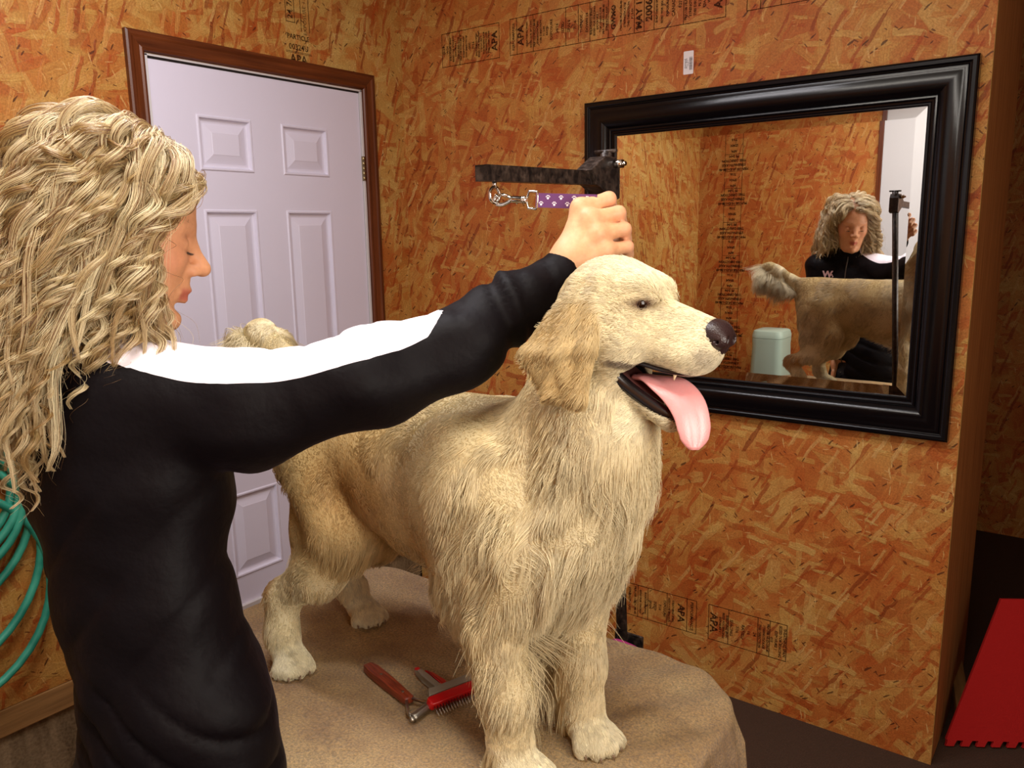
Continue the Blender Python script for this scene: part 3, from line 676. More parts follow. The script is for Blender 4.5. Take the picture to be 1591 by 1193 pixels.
# ================================================================== smooth volume modelling
class Vol:
    """signed distance volume on a rectilinear grid, meshed as one continuous surface"""
    def __init__(s, ax, ay, az, far=.06):
        s.a = [np.asarray(a, np.float32) for a in (ax, ay, az)]; s.f = np.full([len(a) for a in s.a], far, np.float32); s.far = far
    def _sl(s, lo, hi, pad):
        sl = []
        for a, l, h in zip(s.a, lo, hi):
            i0 = max(int(np.searchsorted(a, l-pad))-1, 0); i1 = min(int(np.searchsorted(a, h+pad))+1, len(a)); sl.append(slice(i0, max(i1, i0+1)))
        return tuple(sl)
    def _grid(s, sl): return s.a[0][sl[0]][:, None, None], s.a[1][sl[1]][None, :, None], s.a[2][sl[2]][None, None, :]
    def _comb(s, sl, d, k, op):
        f = s.f[sl]; d = d.astype(np.float32)
        if op == 'add':
            if k > 0: h = np.maximum(k-np.abs(f-d), 0)/k; s.f[sl] = np.minimum(f, d)-h*h*k*.25
            else: s.f[sl] = np.minimum(f, d)
        else:
            d = -d
            if k > 0: h = np.maximum(k-np.abs(f-d), 0)/k; s.f[sl] = np.maximum(f, d)+h*h*k*.25
            else: s.f[sl] = np.maximum(f, d)
    def ell(s, c, r, R=None, k=.02, op='add'):
        c = np.array(c, float); r = np.array(r, float); R = np.eye(3) if R is None else np.array(R, float)   # rows of R: local axes
        e = np.sqrt(((R.T*r)**2).sum(1)); sl = s._sl(c-e, c+e, s.far); X, Y, Z = s._grid(sl); X = X-c[0]; Y = Y-c[1]; Z = Z-c[2]
        q = [(R[i, 0]*X+R[i, 1]*Y+R[i, 2]*Z)/r[i] for i in range(3)]
        k0 = np.sqrt(q[0]**2+q[1]**2+q[2]**2); k1 = np.sqrt((q[0]/r[0])**2+(q[1]/r[1])**2+(q[2]/r[2])**2)+1e-6
        s._comb(sl, k0*(k0-1)/k1, k, op); return s
    def cap(s, a, b, ra, rb, k=.02, op='add'):
        a = np.array(a, float); b = np.array(b, float); m = max(ra, rb)
        sl = s._sl(np.minimum(a, b)-m, np.maximum(a, b)+m, s.far); X, Y, Z = s._grid(sl); v = b-a; L = max(v@v, 1e-9)
        t = np.clip(((X-a[0])*v[0]+(Y-a[1])*v[1]+(Z-a[2])*v[2])/L, 0, 1)
        d = np.sqrt((X-a[0]-t*v[0])**2+(Y-a[1]-t*v[1])**2+(Z-a[2]-t*v[2])**2)-(ra+t*(rb-ra)); s._comb(sl, d, k, op); return s
    def chain(s, pts, rad, k=.02, op='add'):
        for i in range(len(pts)-1): s.cap(pts[i], pts[i+1], rad[i], rad[i+1], k, op)
        return s
    def tri(s, a, b, c, th, k=.01, op='add'):
        a, b, c = [np.array(p, float) for p in (a, b, c)]
        sl = s._sl(np.minimum(np.minimum(a, b), c)-th, np.maximum(np.maximum(a, b), c)+th, s.far); X, Y, Z = s._grid(sl)
        def dot(u, p): return u[0]*p[0]+u[1]*p[1]+u[2]*p[2]
        pa = (X-a[0], Y-a[1], Z-a[2]); pb = (X-b[0], Y-b[1], Z-b[2]); pc = (X-c[0], Y-c[1], Z-c[2]); ba, cb, ac = b-a, c-b, a-c; n = np.cross(ba, ac)
        ins = np.sign(dot(np.cross(ba, n), pa))+np.sign(dot(np.cross(cb, n), pb))+np.sign(dot(np.cross(ac, n), pc))
        def ed(u, p):
            t = np.clip(dot(u, p)/(u@u), 0, 1); return (u[0]*t-p[0])**2+(u[1]*t-p[1])**2+(u[2]*t-p[2])**2
        e = np.minimum(np.minimum(ed(ba, pa), ed(cb, pb)), ed(ac, pc)); pl = dot(n, pa)**2/(n@n)
        d = np.sqrt(np.where(ins < 2, e, pl))-th
        s._comb(sl, d, k, op); return s
    def mesh(s, iters=1):
        g = openvdb.FloatGrid(background=s.far); g.copyFromArray(np.ascontiguousarray(s.f)); V, Q = g.convertToQuads()
        for k in range(3): V[:, k] = np.interp(V[:, k], np.arange(len(s.a[k])), s.a[k])
        e = np.concatenate([Q[:, [0, 1]], Q[:, [1, 2]], Q[:, [2, 3]], Q[:, [3, 0]]]).astype(np.int64); n = len(V)
        for _ in range(iters):
            acc = np.zeros((n, 3)); cnt = np.bincount(e[:, 0], minlength=n)+np.bincount(e[:, 1], minlength=n)
            for k in range(3): acc[:, k] = np.bincount(e[:, 0], V[e[:, 1], k], n)+np.bincount(e[:, 1], V[e[:, 0], k], n)
            V = V*.4+.6*acc/np.maximum(cnt, 1)[:, None]
        return np.asarray(V, float), Q[:, ::-1].astype(int)
def grid1(lo, hi, step, fine=()):
    """axis with finer steps inside the given (lo, hi, step) spans"""
    out = [lo]
    while out[-1] < hi:
        st = step
        for a, b, q in fine:
            if a-.01 <= out[-1] <= b: st = min(st, q)
        out.append(out[-1]+st)
    return np.array(out)
def vmesh(name, V, Q, m, parent=None, sm=True):
    me = bpy.data.meshes.new(name); n = len(V); k = len(Q)
    me.vertices.add(n); me.vertices.foreach_set('co', np.asarray(V, np.float32).ravel())
    me.loops.add(k*4); me.loops.foreach_set('vertex_index', np.asarray(Q, np.int32).ravel())
    me.polygons.add(k); me.polygons.foreach_set('loop_start', np.arange(0, 4*k, 4, dtype=np.int32)); me.polygons.foreach_set('loop_total', np.full(k, 4, np.int32))
    me.update(calc_edges=True); me.validate()
    o = link(name, me, m, parent)
    if sm: smooth(o)
    return o
def normals_of(V, Q):
    n = np.cross(V[Q[:, 2]]-V[Q[:, 0]], V[Q[:, 3]]-V[Q[:, 1]]); area_ = np.linalg.norm(n, axis=1)*.5
    vn = np.zeros_like(V)
    for k in range(4):
        for c in range(3): vn[:, c] += np.bincount(Q[:, k], n[:, c], len(V))
    vn /= np.linalg.norm(vn, axis=1)[:, None]+1e-12
    return vn, area_
def add_attr(me, name, typ, dom, vals):
    a = me.attributes.new(name, typ, dom)
    a.data.foreach_set({'FLOAT_COLOR': 'color', 'FLOAT': 'value', 'FLOAT_VECTOR': 'vector'}[typ], np.asarray(vals, np.float32).ravel()); return a
def hair_obj(name, P, rad, col, m, parent=None):
    """P: strands x points x 3; rad: strands x points; col: strands x 3"""
    n, k, _ = P.shape
    h = bpy.data.hair_curves.new(name); h.add_curves([k]*n)
    h.attributes['position'].data.foreach_set('vector', np.asarray(P, np.float32).ravel())
    r_ = h.attributes.get('radius') or h.attributes.new('radius', 'FLOAT', 'POINT'); r_.data.foreach_set('value', np.asarray(rad, np.float32).ravel())
    dom = 'CURVE' if col.ndim == 2 else 'POINT'
    c4 = np.concatenate([col, np.ones(col.shape[:-1]+(1,))], -1); a = h.attributes.new('tint', 'FLOAT_COLOR', dom); a.data.foreach_set('color', np.asarray(c4, np.float32).ravel())
    o = bpy.data.objects.new(name, h); COL.objects.link(o); h.materials.append(m)
    if parent is not None: o.parent = parent
    return o
def unit(v): v = np.asarray(v, float); return v/(np.linalg.norm(v, axis=-1, keepdims=True)+1e-12)
def frame3(fwd, up):
    f = unit(fwd); l = unit(np.cross(up, f)); u = np.cross(f, l); return np.array([f, l, u])     # rows: forward, left, up
rng = np.random.default_rng(11)
def smoothstep(a, b, x): t = np.clip((x-a)/(b-a), 0, 1); return t*t*(3-2*t)
def vnoise(P, f, seed=0):
    """cheap smooth noise -1..1"""
    r = np.random.default_rng(seed); o = 0
    for i in range(5):
        k = unit(r.normal(size=3))*f*(.7+.6*r.random()); o = o+np.sin(P@k+r.random()*6.28+1.3*np.sin(P@(unit(r.normal(size=3))*f*.6)+r.random()*6))
    return o/2.6
# ================================================================== the golden dog
DOG0 = np.array([1.50, -1.53, TZ])
HC = np.array([1.838, -1.548, 1.476]); HF = frame3([.985, .050, -.17], [.0, .06, 1]); HS = 1.0
def H(x, y, z): return HC+HS*(x*HF[0]+y*HF[1]+z*HF[2])
def HR(p, y_, r_):      # rotated axes in the head frame: pitch p, yaw y_, roll r_ (degrees)
    e = np.array(Euler((math.radians(r_), math.radians(p), math.radians(y_)), 'XYZ').to_matrix()); return (e.T @ HF)
gx = grid1(.90, 2.06, .0075, [(1.78, 2.05, .0035)]); gy = grid1(-1.75, -1.33, .0065, [(-1.65, -1.42, .004)]); gz = grid1(.795, 1.60, .0075, [(1.33, 1.58, .0035), (.80, .87, .004)])
v = Vol(gx, gy, gz)
E_ = v.ell; C_ = v.cap
# trunk
E_((1.56, -1.525, 1.180), (.20, .112, .135), k=.05); E_((1.37, -1.500, 1.200), (.20, .094, .114), k=.05); E_((1.225, -1.475, 1.225), (.095, .088, .098), k=.05)
E_((1.68, -1.535, 1.180), (.135, .118, .150), k=.05); E_((1.768, -1.528, 1.20), (.088, .100, .128), k=.05)
C_((1.17, -1.475, 1.285), (1.58, -1.53, 1.275), .045, .045, .04)
# shoulders
for sy in (-1, 1):
    E_((1.68, -1.537+sy*.085, 1.16), (.085, .048, .14), k=.04); E_((1.61, -1.535+sy*.075, 1.23), (.06, .035, .08), k=.04)
# neck
v.chain([(1.725, -1.535, 1.235), (1.790, -1.54, 1.33), H(-.005, 0, -.02)], [.085, .068, .052], .035)
v.chain([(1.775, -1.535, 1.21), (1.81, -1.54, 1.30), H(.0, 0, -.055)], [.088, .076, .050], .04)
# front legs
def leg(pts, rad): v.chain([np.array(p) for p in pts], rad, .025)
leg([(1.705, -1.610, 1.12), (1.702, -1.612, 1.03), (1.722, -1.617, .93), (1.722, -1.618, .865), (1.728, -1.620, .838)], [.050, .036, .029, .027, .026])
leg([(1.735, -1.470, 1.12), (1.745, -1.470, 1.03), (1.758, -1.482, .93), (1.760, -1.486, .865), (1.768, -1.49, .838)], [.055, .040, .030, .027, .026])
# rear legs
leg([(1.255, -1.53, 1.19), (1.335, -1.560, 1.075), (1.290, -1.585, .995), (1.208, -1.605, .935), (1.214, -1.617, .875), (1.230, -1.622, .838)], [.085, .062, .042, .027, .025, .025])
leg([(1.240, -1.425, 1.19), (1.305, -1.410, 1.075), (1.25, -1.412, .985), (1.135, -1.418, .940), (1.175, -1.420, .875), (1.200, -1.420, .838)], [.075, .058, .040, .026, .025, .025])
E_((1.275, -1.52, 1.13), (.105, .052, .120), k=.04); E_((1.255, -1.425, 1.14), (.095, .05, .115), k=.04); E_((1.262, -1.560, 1.045), (.066, .038, .080), k=.03); E_((1.235, -1.415, 1.045), (.060, .036, .080), k=.03)
# paws
def paw(c, ang, s=1.0):
    f = np.array([math.cos(ang), math.sin(ang), 0]); l = np.array([-f[1], f[0], 0]); c = np.array(c); u = np.array([0, 0, 1.])
    E_(c+u*.019, (.036*s, .028*s, .020*s), [f, l, u], .012)
    for i, yy in enumerate((-.0265, -.0095, .0095, .0265)):
        fw = .030 if abs(yy) < .02 else .019
        a = c+f*(fw-.012)*s+l*yy*.8*s+u*.021; b = c+f*(fw+.005)*s+l*yy*s+u*.0125
        v.cap(a, b, .0105*s, .0110*s, .0035)
paws = [((1.742, -1.622, TZ), math.radians(-20), 1.12), ((1.783, -1.497, TZ), math.radians(-32), 1.08), ((1.248, -1.624, TZ), math.radians(-35), 1.0), ((1.218, -1.420, TZ), math.radians(-28), 1.0)]
for p in paws: paw(*p)
# tail
tail = [(1.15, -1.475, 1.280), (1.10, -1.470, 1.318), (1.045, -1.464, 1.355), (1.0, -1.460, 1.378), (.965, -1.457, 1.375)]
v.chain(tail, [.034, .026, .024, .022, .018], .03)
# head
def he(c, r, k=.012, rot=None, op='add'): v.ell(H(*c), np.array(r)*HS, HF if rot is None else HR(*rot), k, op)
def hc(a, b, ra, rb, k=.012, op='add'): v.cap(H(*a), H(*b), ra*HS, rb*HS, k, op)
he((.008, 0, .006), (.062, .062, .053)); he((-.015, 0, -.01), (.045, .050, .048))
for s in (-1, 1):
    he((.046, s*.025, .028), (.027, .021, .018), .012)        # brows
    he((.030, s*.042, -.034), (.046, .028, .042), .02)        # cheeks
    he((-.006, s*.044, -.030), (.040, .024, .042), .02)
    hc((.055, s*.022, -.026), (.112, s*.016, -.036), .026, .022, .012)      # flews
    he((.118, s*.015, -.036), (.024, .017, .024), .008)
hc((.045, 0, -.003), (.132, 0, -.012), .029, .0225, .014)     # bridge
hc((.050, 0, -.024), (.126, 0, -.030), .036, .027, .012)
# open mouth: lower jaw and the gap
hc((-.005, 0, -.066), (.050, 0, -.090), .032, .024, .018)
hc((.050, 0, -.095), (.112, 0, -.121), .020, .0130, .010)
for s in (-1, 1):
    hc((.015, s*.029, -.070), (.110, s*.012, -.119), .013, .009, .008)
    hc((.000, s*.036, -.052), (.028, s*.030, -.066), .019, .012, .012)
for yy in np.linspace(-.036, .036, 15):
    w_ = 1-abs(yy)/.07
    hc((.034+.2*abs(yy), yy, -.068), (.118, yy*.62, -.088), .0055, .0145, .003, 'cut')
# eye sockets
for s in (-1, 1):
    he((.0610, s*.0360, .013), (.014, .013, .0085), .004, None, 'cut')
# eyelids
for s in (-1, 1):
    hc((.044, s*.0490, .0124), (.0715, s*.028, .0200), .0056, .0070, .003)
    hc((.044, s*.0490, .0090), (.0715, s*.028, .0040), .0042, .0048, .003)
# ears: folded leather hanging from the side of the skull
def ear(s):
    a = H(.010, s*.055, .030); b = H(-.018, s*.056, .026); c = H(-.058, s*.084, -.072); e = H(-.010, s*.092, -.110); f = H(.028, s*.090, -.106); g_ = H(.024, s*.083, -.045); m_ = H(-.010, s*.089, -.060)
    for t in ((a, b, m_), (b, c, m_), (c, e, m_), (e, f, m_), (f, g_, m_), (g_, a, m_)): v.tri(*t, .0055, .010)
    v.chain([a, g_, f, e], [.008, .007, .007, .007], .008)
ear(-1); ear(1)
dogV, dogQ = v.mesh(2)
sk = mat('dog_undercoat', srgb(206, 168, 112), .9, spec=.1)
g = N(sk); ag = g.n('ShaderNodeAttribute', {'attribute_name': 'tint'}); g.color(ag.outputs['Color'])
dog = vmesh('dog', dogV, dogQ, sk)
tag(dog, 'cream golden long-coated dog standing on the towel, mouth open and tongue out', 'dog')
dog.data.transform(Matrix.Translation(-Vector(DOG0))); dog.location = DOG0
def dl(o): o.data.transform(Matrix.Translation(-Vector(DOG0))); return o
# eyes, nose, mouth lining, lips, tongue, teeth
m_eye = mat('dog_eye', srgb(24, 10, 5), .12, spec=.4)
for s in (-1, 1):
    b = MB(); b.uv(H(.0560, s*.0345, .0130), .0112*HS, seg=20, ring=14); dl(b.build('eye', m_eye, dog))
m_nose = mat('dog_nose', srgb(44, 28, 28), .38, spec=.5); g = N(m_nose)
g.bump(g.n('ShaderNodeTexVoronoi', Vector=g.pos(), Scale=620.0).outputs[0], .35, .001)
nb = H(.146, 0, -.010); n_ = .0016
vn = Vol(np.arange(nb[0]-.035, nb[0]+.035, n_), np.arange(nb[1]-.035, nb[1]+.035, n_), np.arange(nb[2]-.035, nb[2]+.03, n_), .02)
vn.ell(H(.143, 0, -.005), np.array((.019, .0235, .0165))*HS, HF, .003); vn.ell(H(.148, 0, -.017), np.array((.0125, .014, .015))*HS, HF, .006)
for s in (-1, 1):
    vn.ell(H(.151, s*.0135, -.010), np.array((.0125, .0095, .011))*HS, HF, .004)
    vn.ell(H(.1615, s*.0108, -.0095), np.array((.0070, .0040, .0050))*HS, HF, .002, 'cut')
    vn.cap(H(.154, s*.018, -.012), H(.145, s*.0255, -.014), .0026, .0014, .002, 'cut')
vn.cap(H(.1605, 0, -.016), H(.155, 0, -.032), .0014, .0014, .002, 'cut')
V_, Q_ = vn.mesh(1); dl(vmesh('nose', V_, Q_, m_nose, dog))
m_lip = mat('black_lip', srgb(20, 14, 16), .25, spec=.6); m_mouth = mat('mouth_lining', srgb(120, 42, 44), .35); m_tongue = mat('tongue', srgb(224, 150, 150), .32, spec=.5, Subsurface_Weight=.15)
g = N(m_tongue); g.bump(g.noise(g.pos(), 500, 2).outputs[0], .25, .001); m_tooth = mat('teeth', srgb(232, 214, 172), .25)
def lips(name, pts, r, m):
    o = MB().tube(catmull([H(*p) for p in pts], 6), r, 10).build(name, m, dog); return dl(o)
low = [(.030, .041, -.056), (.038, .037, -.074), (.058, .029, -.089), (.088, .021, -.103), (.112, .012, -.112), (.119, 0, -.114)]
lowp = [(p[0], p[1], p[2]) for p in low]+[(p[0], -p[1], p[2]) for p in low[::-1][1:]]
upp = [(.030, .0405, -.054), (.044, .037, -.057), (.070, .0345, -.0585), (.104, .031, -.060), (.128, .021, -.057), (.138, 0, -.050)]
uppp = upp+[(p[0], -p[1], p[2]) for p in upp[::-1][1:]]
lips('lower_lip', lowp, .0085, m_lip); lips('upper_lip', [(p[0], p[1]*.93, p[2]+.0015) for p in uppp], .0028, m_lip)
b = MB(); L = []
for p, q in zip(upp, low):
    L.append([H(p[0]-.003, p[1]*.86, p[2]+.004), H(q[0]-.004, q[1]*.86, q[2]-.001), H(q[0]-.004, -q[1]*.86, q[2]-.001), H(p[0]-.003, -p[1]*.86, p[2]+.004)])
b = MB(); vs = [[b.bm.verts.new(p) for p in r] for r in L]
for i in range(len(vs)-1):
    b.bm.faces.new((vs[i][1], vs[i+1][1], vs[i+1][2], vs[i][2])); b.bm.faces.new((vs[i][0], vs[i][3], vs[i+1][3], vs[i+1][0]))
b.bm.faces.new(vs[0])
dl(b.build('mouth_lining', m_mouth, dog))
# tongue hanging over the near side of the lower lip
tc = [(.056, -.002, -.080), (.072, -.004, -.077), (.090, -.008, -.077), (.114, -.012, -.082), (.134, -.015, -.096), (.147, -.018, -.118), (.153, -.020, -.142)]
tw = [.012, .019, .021, .0215, .0220, .0205, .0145]; tcs = catmull([H(*p) for p in tc], 6); tws = np.interp(np.linspace(0, 1, len(tcs)), np.linspace(0, 1, len(tw)), tw)
sec = []
for i, p in enumerate(tcs):
    t = unit(tcs[min(i+1, len(tcs)-1)]-tcs[max(i-1, 0)]); sd = unit(np.cross(HF[2], t)+0*t) if abs(t@HF[2]) < .95 else HF[1]
    tw_ = smoothstep(.15, .6, i/len(tcs))*.85; sd = unit(HF[1]-t*(HF[1]@t)); sd = unit(sd*math.cos(tw_)+np.cross(t, sd)*math.sin(tw_)); nn_ = np.cross(t, sd); e = 1 if i < len(tcs)-4 else [1, .9, .72, .42][i-(len(tcs)-4)]
    sec.append([p+sd*math.cos(a)*tws[i]*e+nn_*math.sin(a)*.0042*(1-.55*math.exp(-(math.cos(a)/.22)**2)*(1 if math.sin(a) > 0 else -.3)) for a in np.linspace(0, 2*math.pi, 25)[:-1]])
o = loft(MB(), sec).build('tongue', m_tongue, dog); smooth(o); dl(o)
for s in (-1, 1):
    for (x, y, z, r, h) in ((.032, .033, -.076, .0055, .010), (.044, .0300, -.084, .0052, .011), (.056, .0260, -.092, .0045, .009), (.067, .0225, -.098, .0040, .008), (.106, .0120, -.108, .0038, .015)):
        b = MB(); b.tube([H(x, s*y, z-.006), H(x-.001, s*y, z+h*.5), H(x-.003, s*y*.98, z+h)], [r, r*.8, .0007], 8); dl(b.build('tooth', m_tooth, dog))
    for (x, y, z, r, h) in ((.046, .0335, -.052, .0045, .009), (.062, .032, -.053, .0045, .010), (.112, .022, -.052, .0035, .016)):
        b = MB(); b.tube([H(x, s*y, z+.004), H(x, s*y, z-h*.5), H(x, s*y*.98, z-h)], [r, r*.8, .0007], 8); dl(b.build('tooth', m_tooth, dog))
# claws
m_claw = mat('claw', srgb(120, 96, 74), .4)
for (c, a_, s_) in paws:
    f = np.array([math.cos(a_), math.sin(a_), 0]); l = np.array([-f[1], f[0], 0])
    for yy in (-.0265, -.0095, .0095, .0265):
        fw = .030 if abs(yy) < .02 else .019; p = np.array(c)+f*(fw+.014)*s_+l*yy*s_+np.array([0, 0, .010])
        b = MB(); b.tube([p, p+f*.003-np.array([0, 0, .002]), p+f*.005-np.array([0, 0, .0065])], [.0022, .0018, .0007], 7); dl(b.build('claw', m_claw, dog))
# ------------------------------------------------------------------ the dog's coat
VN, QA = normals_of(dogV, dogQ)
def dog_region(P):
    """growth direction, length, lift and colour of the coat at points P"""
    n = len(P); x, y, z = P.T
    hl = (P-HC) @ HF.T/HS                                            # head frame
    D_ = np.tile([-.85, 0, -.45], (n, 1)); Ln = np.full(n, .036); lift = np.full(n, .38)
    cream = np.array([.68, .555, .315]); gold = np.array([.54, .385, .165]); white = np.array([.82, .735, .50]); rust = np.array([.47, .235, .07])
    C = np.tile(cream, (n, 1))
    def put(w, d=None, l=None, lf=None, c=None):
        nonlocal D_, Ln, lift, C
        w = np.clip(w, 0, 1); wc = w[:, None]
        if d is not None: D_ = D_*(1-wc)+np.array(d)*wc
        if l is not None: Ln = Ln*(1-w)+l*w
        if lf is not None: lift = lift*(1-w)+lf*w
        if c is not None: C = C*(1-wc)+np.asarray(c)*wc
    S = smoothstep
    side = S(.02, .07, np.abs(y+1.52))
    put(S(1.30, 1.22, z)*side, (-.45, 0, -.9), .034)
    put(S(1.60, 1.45, x)*S(1.0, 1.08, z), None, None, None, gold*.75+cream*.25)  # golden flank and back, deepened to paint in shade
    put(np.exp(-(((x-1.42)/.12)**2+((z-1.17)/.075)**2))*1.0*S(-.02, .03, -(y+1.50)), None, None, None, rust*.7+gold*.3)
    put(np.exp(-(((x-1.60)/.06)**2+((z-1.10)/.09)**2))*.8, None, None, None, rust*.45+gold*.55)
    put(S(1.10, 1.05, z)*S(1.28, 1.36, x)*S(1.70, 1.62, x), (-.4, 0, -.9), .042, .15, gold*.6+cream*.4)           # belly, shade and warm bounce put into the gold
    put(S(1.30, 1.20, x)*S(1.25, 1.15, z), (-.55, 0, -.85), .055, .3, cream)                   # breeches
    put(S(1.60, 1.68, x)*S(1.34, 1.25, z), (-.35, 0, -.95), .064, .26, cream*.9+white*.1)               # shoulder
    put(S(1.72, 1.80, x)*S(1.0, 1.08, z), (-.10, 0, -1), .080, .24, white*.6+cream*.4)                  # chest
    # legs
    lz = S(1.09, 1.03, z)
    put(lz*S(1.5, 1.6, x), (-.25, 0, -1), .034, .22, cream*.6+white*.4)
    put(lz*S(1.5, 1.6, x)*(S(.0, -.025, (x-np.where(y < -1.55, 1.718, 1.757)))), (-.20, 0, -1), .115, .26, cream)    # feathering
    put(S(1.02, .97, z)*S(1.5, 1.4, x), (-.2, 0, -1), .026, .2, cream*.5+white*.5)
    put(S(.99, .95, z)*S(.90, .94, z)*S(1.5, 1.4, x)*S(1.22, 1.19, x), (-.6, 0, -.9), .030, .25, rust*.6+gold*.4)
    put(S(.875, .850, z), (.5, 0, -.8), .007, .12, white)
    # tail plume
    tw_ = S(1.165, 1.12, x)*S(1.26, 1.31, z)
    put(tw_, (-.50, 0, -.75), .095, .85, cream*.6+white*.4)
    put(tw_*S(1.385, 1.41, z+(1.06-x)*.1), (-.35, 0, .25), .055, 1.3, cream*.5+white*.5)
    # neck
    nk = S(1.28, 1.33, z)*S(1.66, 1.72, x)
    put(nk, (-.30, 0, -1), .032, .18, cream)
    put(nk*S(1.80, 1.84, x), (-.05, 0, -1), .050, .2, white*.5+cream*.5)
    # head
    hd = S(.105, .085, np.sqrt((hl[:, 0]*.7)**2+hl[:, 1]**2+((hl[:, 2]+.01)*.95)**2))*S(-.055, -.03, hl[:, 0])*S(1.36, 1.385, z)
    hd = np.maximum(hd, S(.05, .06, hl[:, 0])*S(-.16, -.145, hl[:, 2])*S(1.31, 1.33, z)*S(.09, .08, np.abs(hl[:, 1])))
    dh = -HF[0]*1.0-HF[2]*.25
    put(hd, dh, .0095, .16, white*.35+cream*.65)
    put(hd*S(-.02, -.05, hl[:, 2])*S(.05, .02, hl[:, 0]), -HF[0]*.6-HF[2]*.8, .022, .22, cream*.7+white*.3)
    put(hd*S(.03, .06, hl[:, 0])*S(.02, .0, hl[:, 2]), -HF[0]*.9-HF[2]*.35, .0050, .10, white)
    put(hd*S(.025, .050, hl[:, 2]), -HF[0], .009, .12, white*1.02)
    put(hd*np.exp(-(((hl[:, 0]-.052)/.022)**2+((np.abs(hl[:, 1])-.040)/.02)**2+((hl[:, 2]-.006)/.016)**2))*.6, None, None, None, gold*.9)
    put(hd*np.exp(-(((hl[:, 0]-.075)/.030)**2+((hl[:, 2]+.015)/.020)**2))*.35, None, None, None, gold)
    er = S(.070, .077, np.abs(hl[:, 1]))*S(.035, .02, hl[:, 0]-.02)*S(.04, .02, hl[:, 2])*S(-.15, -.14, hl[:, 2])*(np.abs(hl[:, 1]) < .13)*S(-.09, -.08, hl[:, 0])
    put(er, -HF[2]*1.0-HF[0]*.28, .013, .10, gold*.8+cream*.2)
    put(er*S(-.05, -.11, hl[:, 2]), None, .013, .10, gold*.8+rust*.05+cream*.15)
    eye = np.exp(-(((hl[:, 0]-.060)/.014)**2+((np.abs(hl[:, 1])-.038)/.014)**2+((hl[:, 2]-.0125-.28*(hl[:, 0]-.058))/.0058)**2))
    put(eye*1.5, None, .0010, .05, (.10, .05, .03))
    lp = S(.006, .003, np.abs(hl[:, 2]+.060))*S(.036, .046, hl[:, 0])*hd
    put(lp*.8, None, .002, .1, (.10, .06, .05))
    cut = (hl[:, 0] > .02) & (hl[:, 0] < .125) & (hl[:, 2] < -.060) & (hl[:, 2] > -.112) & (np.abs(hl[:, 1]) < .034) & (np.abs(hl[:, 2]+.066+.25*(hl[:, 0]-.02)) < .018)
    Ln = np.where(cut, 0, Ln)
    Ln = np.where((hl[:, 0] > .139) & (hl[:, 2] > -.022) & (np.abs(hl[:, 1]) < .02), 0, Ln)
    put(hd*np.exp(-(((hl[:, 0]-.142)/.013)**2+((hl[:, 2]+.036)/.016)**2))*.55, None, None, None, (.22, .16, .12))         # under the nose leather
    return D_, Ln, lift, C, hl
_, LnV, _, CV, _ = dog_region(dogV)
inm = (dogV-HC) @ HF.T/HS
mo = ((inm[:, 0] > .018) & (inm[:, 0] < .128) & (inm[:, 2] < -.060) & (inm[:, 2] > -.113) & (np.abs(inm[:, 1]) < .034))[:, None] & (LnV == 0)[:, None]
under = np.where(mo, np.array([.12, .04, .035]), CV*.85)
add_attr(dog.data, 'tint', 'FLOAT_COLOR', 'POINT', np.concatenate([under, np.ones((len(dogV), 1))], 1))
def sample(V, Q, VN_, area_, n, wfun=None):
    c = V[Q].mean(1); w_ = area_*(wfun(c) if wfun is not None else 1); f = rng.choice(len(Q), n, p=w_/w_.sum())
    a, b_ = rng.random(n)[:, None], rng.random(n)[:, None]; q = Q[f]
    P = (V[q[:, 0]]*(1-a)+V[q[:, 1]]*a)*(1-b_)+(V[q[:, 3]]*(1-a)+V[q[:, 2]]*a)*b_
    nn = unit((VN_[q[:, 0]]*(1-a)+VN_[q[:, 1]]*a)*(1-b_)+(VN_[q[:, 3]]*(1-a)+VN_[q[:, 2]]*a)*b_); return P, nn
from mathutils import kdtree
def coat(P, nn, fun, k=6, clump=.62, nclump=22, seed=3, wamp=.07):
    D_, Ln, lift, C, hl = fun(P)
    n = len(P)
    D_ = D_+.16*np.stack([vnoise(P, 26, seed+i) for i in range(3)], 1)+.10*np.stack([vnoise(P, 80, seed+5+i) for i in range(3)], 1)
    T = unit(D_-nn*(D_*nn).sum(1)[:, None]); d = unit(T+nn*lift[:, None]); d = unit(d+.08*rng.normal(size=(n, 3)))
    Lr = Ln*(.65+.6*rng.random(n))*(1+.18*vnoise(P, 45, seed+9))
    t = np.linspace(0, 1, k)[None, :, None]; grav = np.array([0, 0, -1.])
    sag = np.clip((Ln-.02)/.06, 0, 1)[:, None, None]
    hug = T-d                                               # bend back towards the skin
    S_ = P[:, None, :]-nn[:, None, :]*.0015+Lr[:, None, None]*(d[:, None, :]*t+(hug[:, None, :]*.35+grav*.30*sag)*t*t)
    wav = np.stack([vnoise(P, 55, seed+20+i) for i in range(3)], 1)
    S_ += Lr[:, None, None]*(.07+.10*sag)*wav[:, None, :]*np.sin(t*5.5)
    # strands gather towards the tips
    m = max(n//nclump, 1); kd = kdtree.KDTree(m)
    for i in range(m): kd.insert(P[i], i)
    kd.balance()
    idx = np.fromiter((kd.find(p)[1] for p in P), int, n)
    shape = S_[idx]-S_[idx][:, :1]
    ctr = S_[idx][:, :1]+shape*(Lr/np.maximum(Lr[idx], 1e-5))[:, None, None]
    wcl = clump*np.clip(Ln/.018, 0, 1)[:, None, None]
    S_ = S_+(ctr-S_)*wcl*t**1.3
    cl = rng.random(m)[idx]
    val = (.78+.36*cl+.26*(rng.random(n)-.5))*(1+.07*vnoise(P, 30, seed+40)); C = np.clip(C*val[:, None], 0, .95)
    keep = Lr > .0008
    return S_[keep], C[keep], Lr[keep]
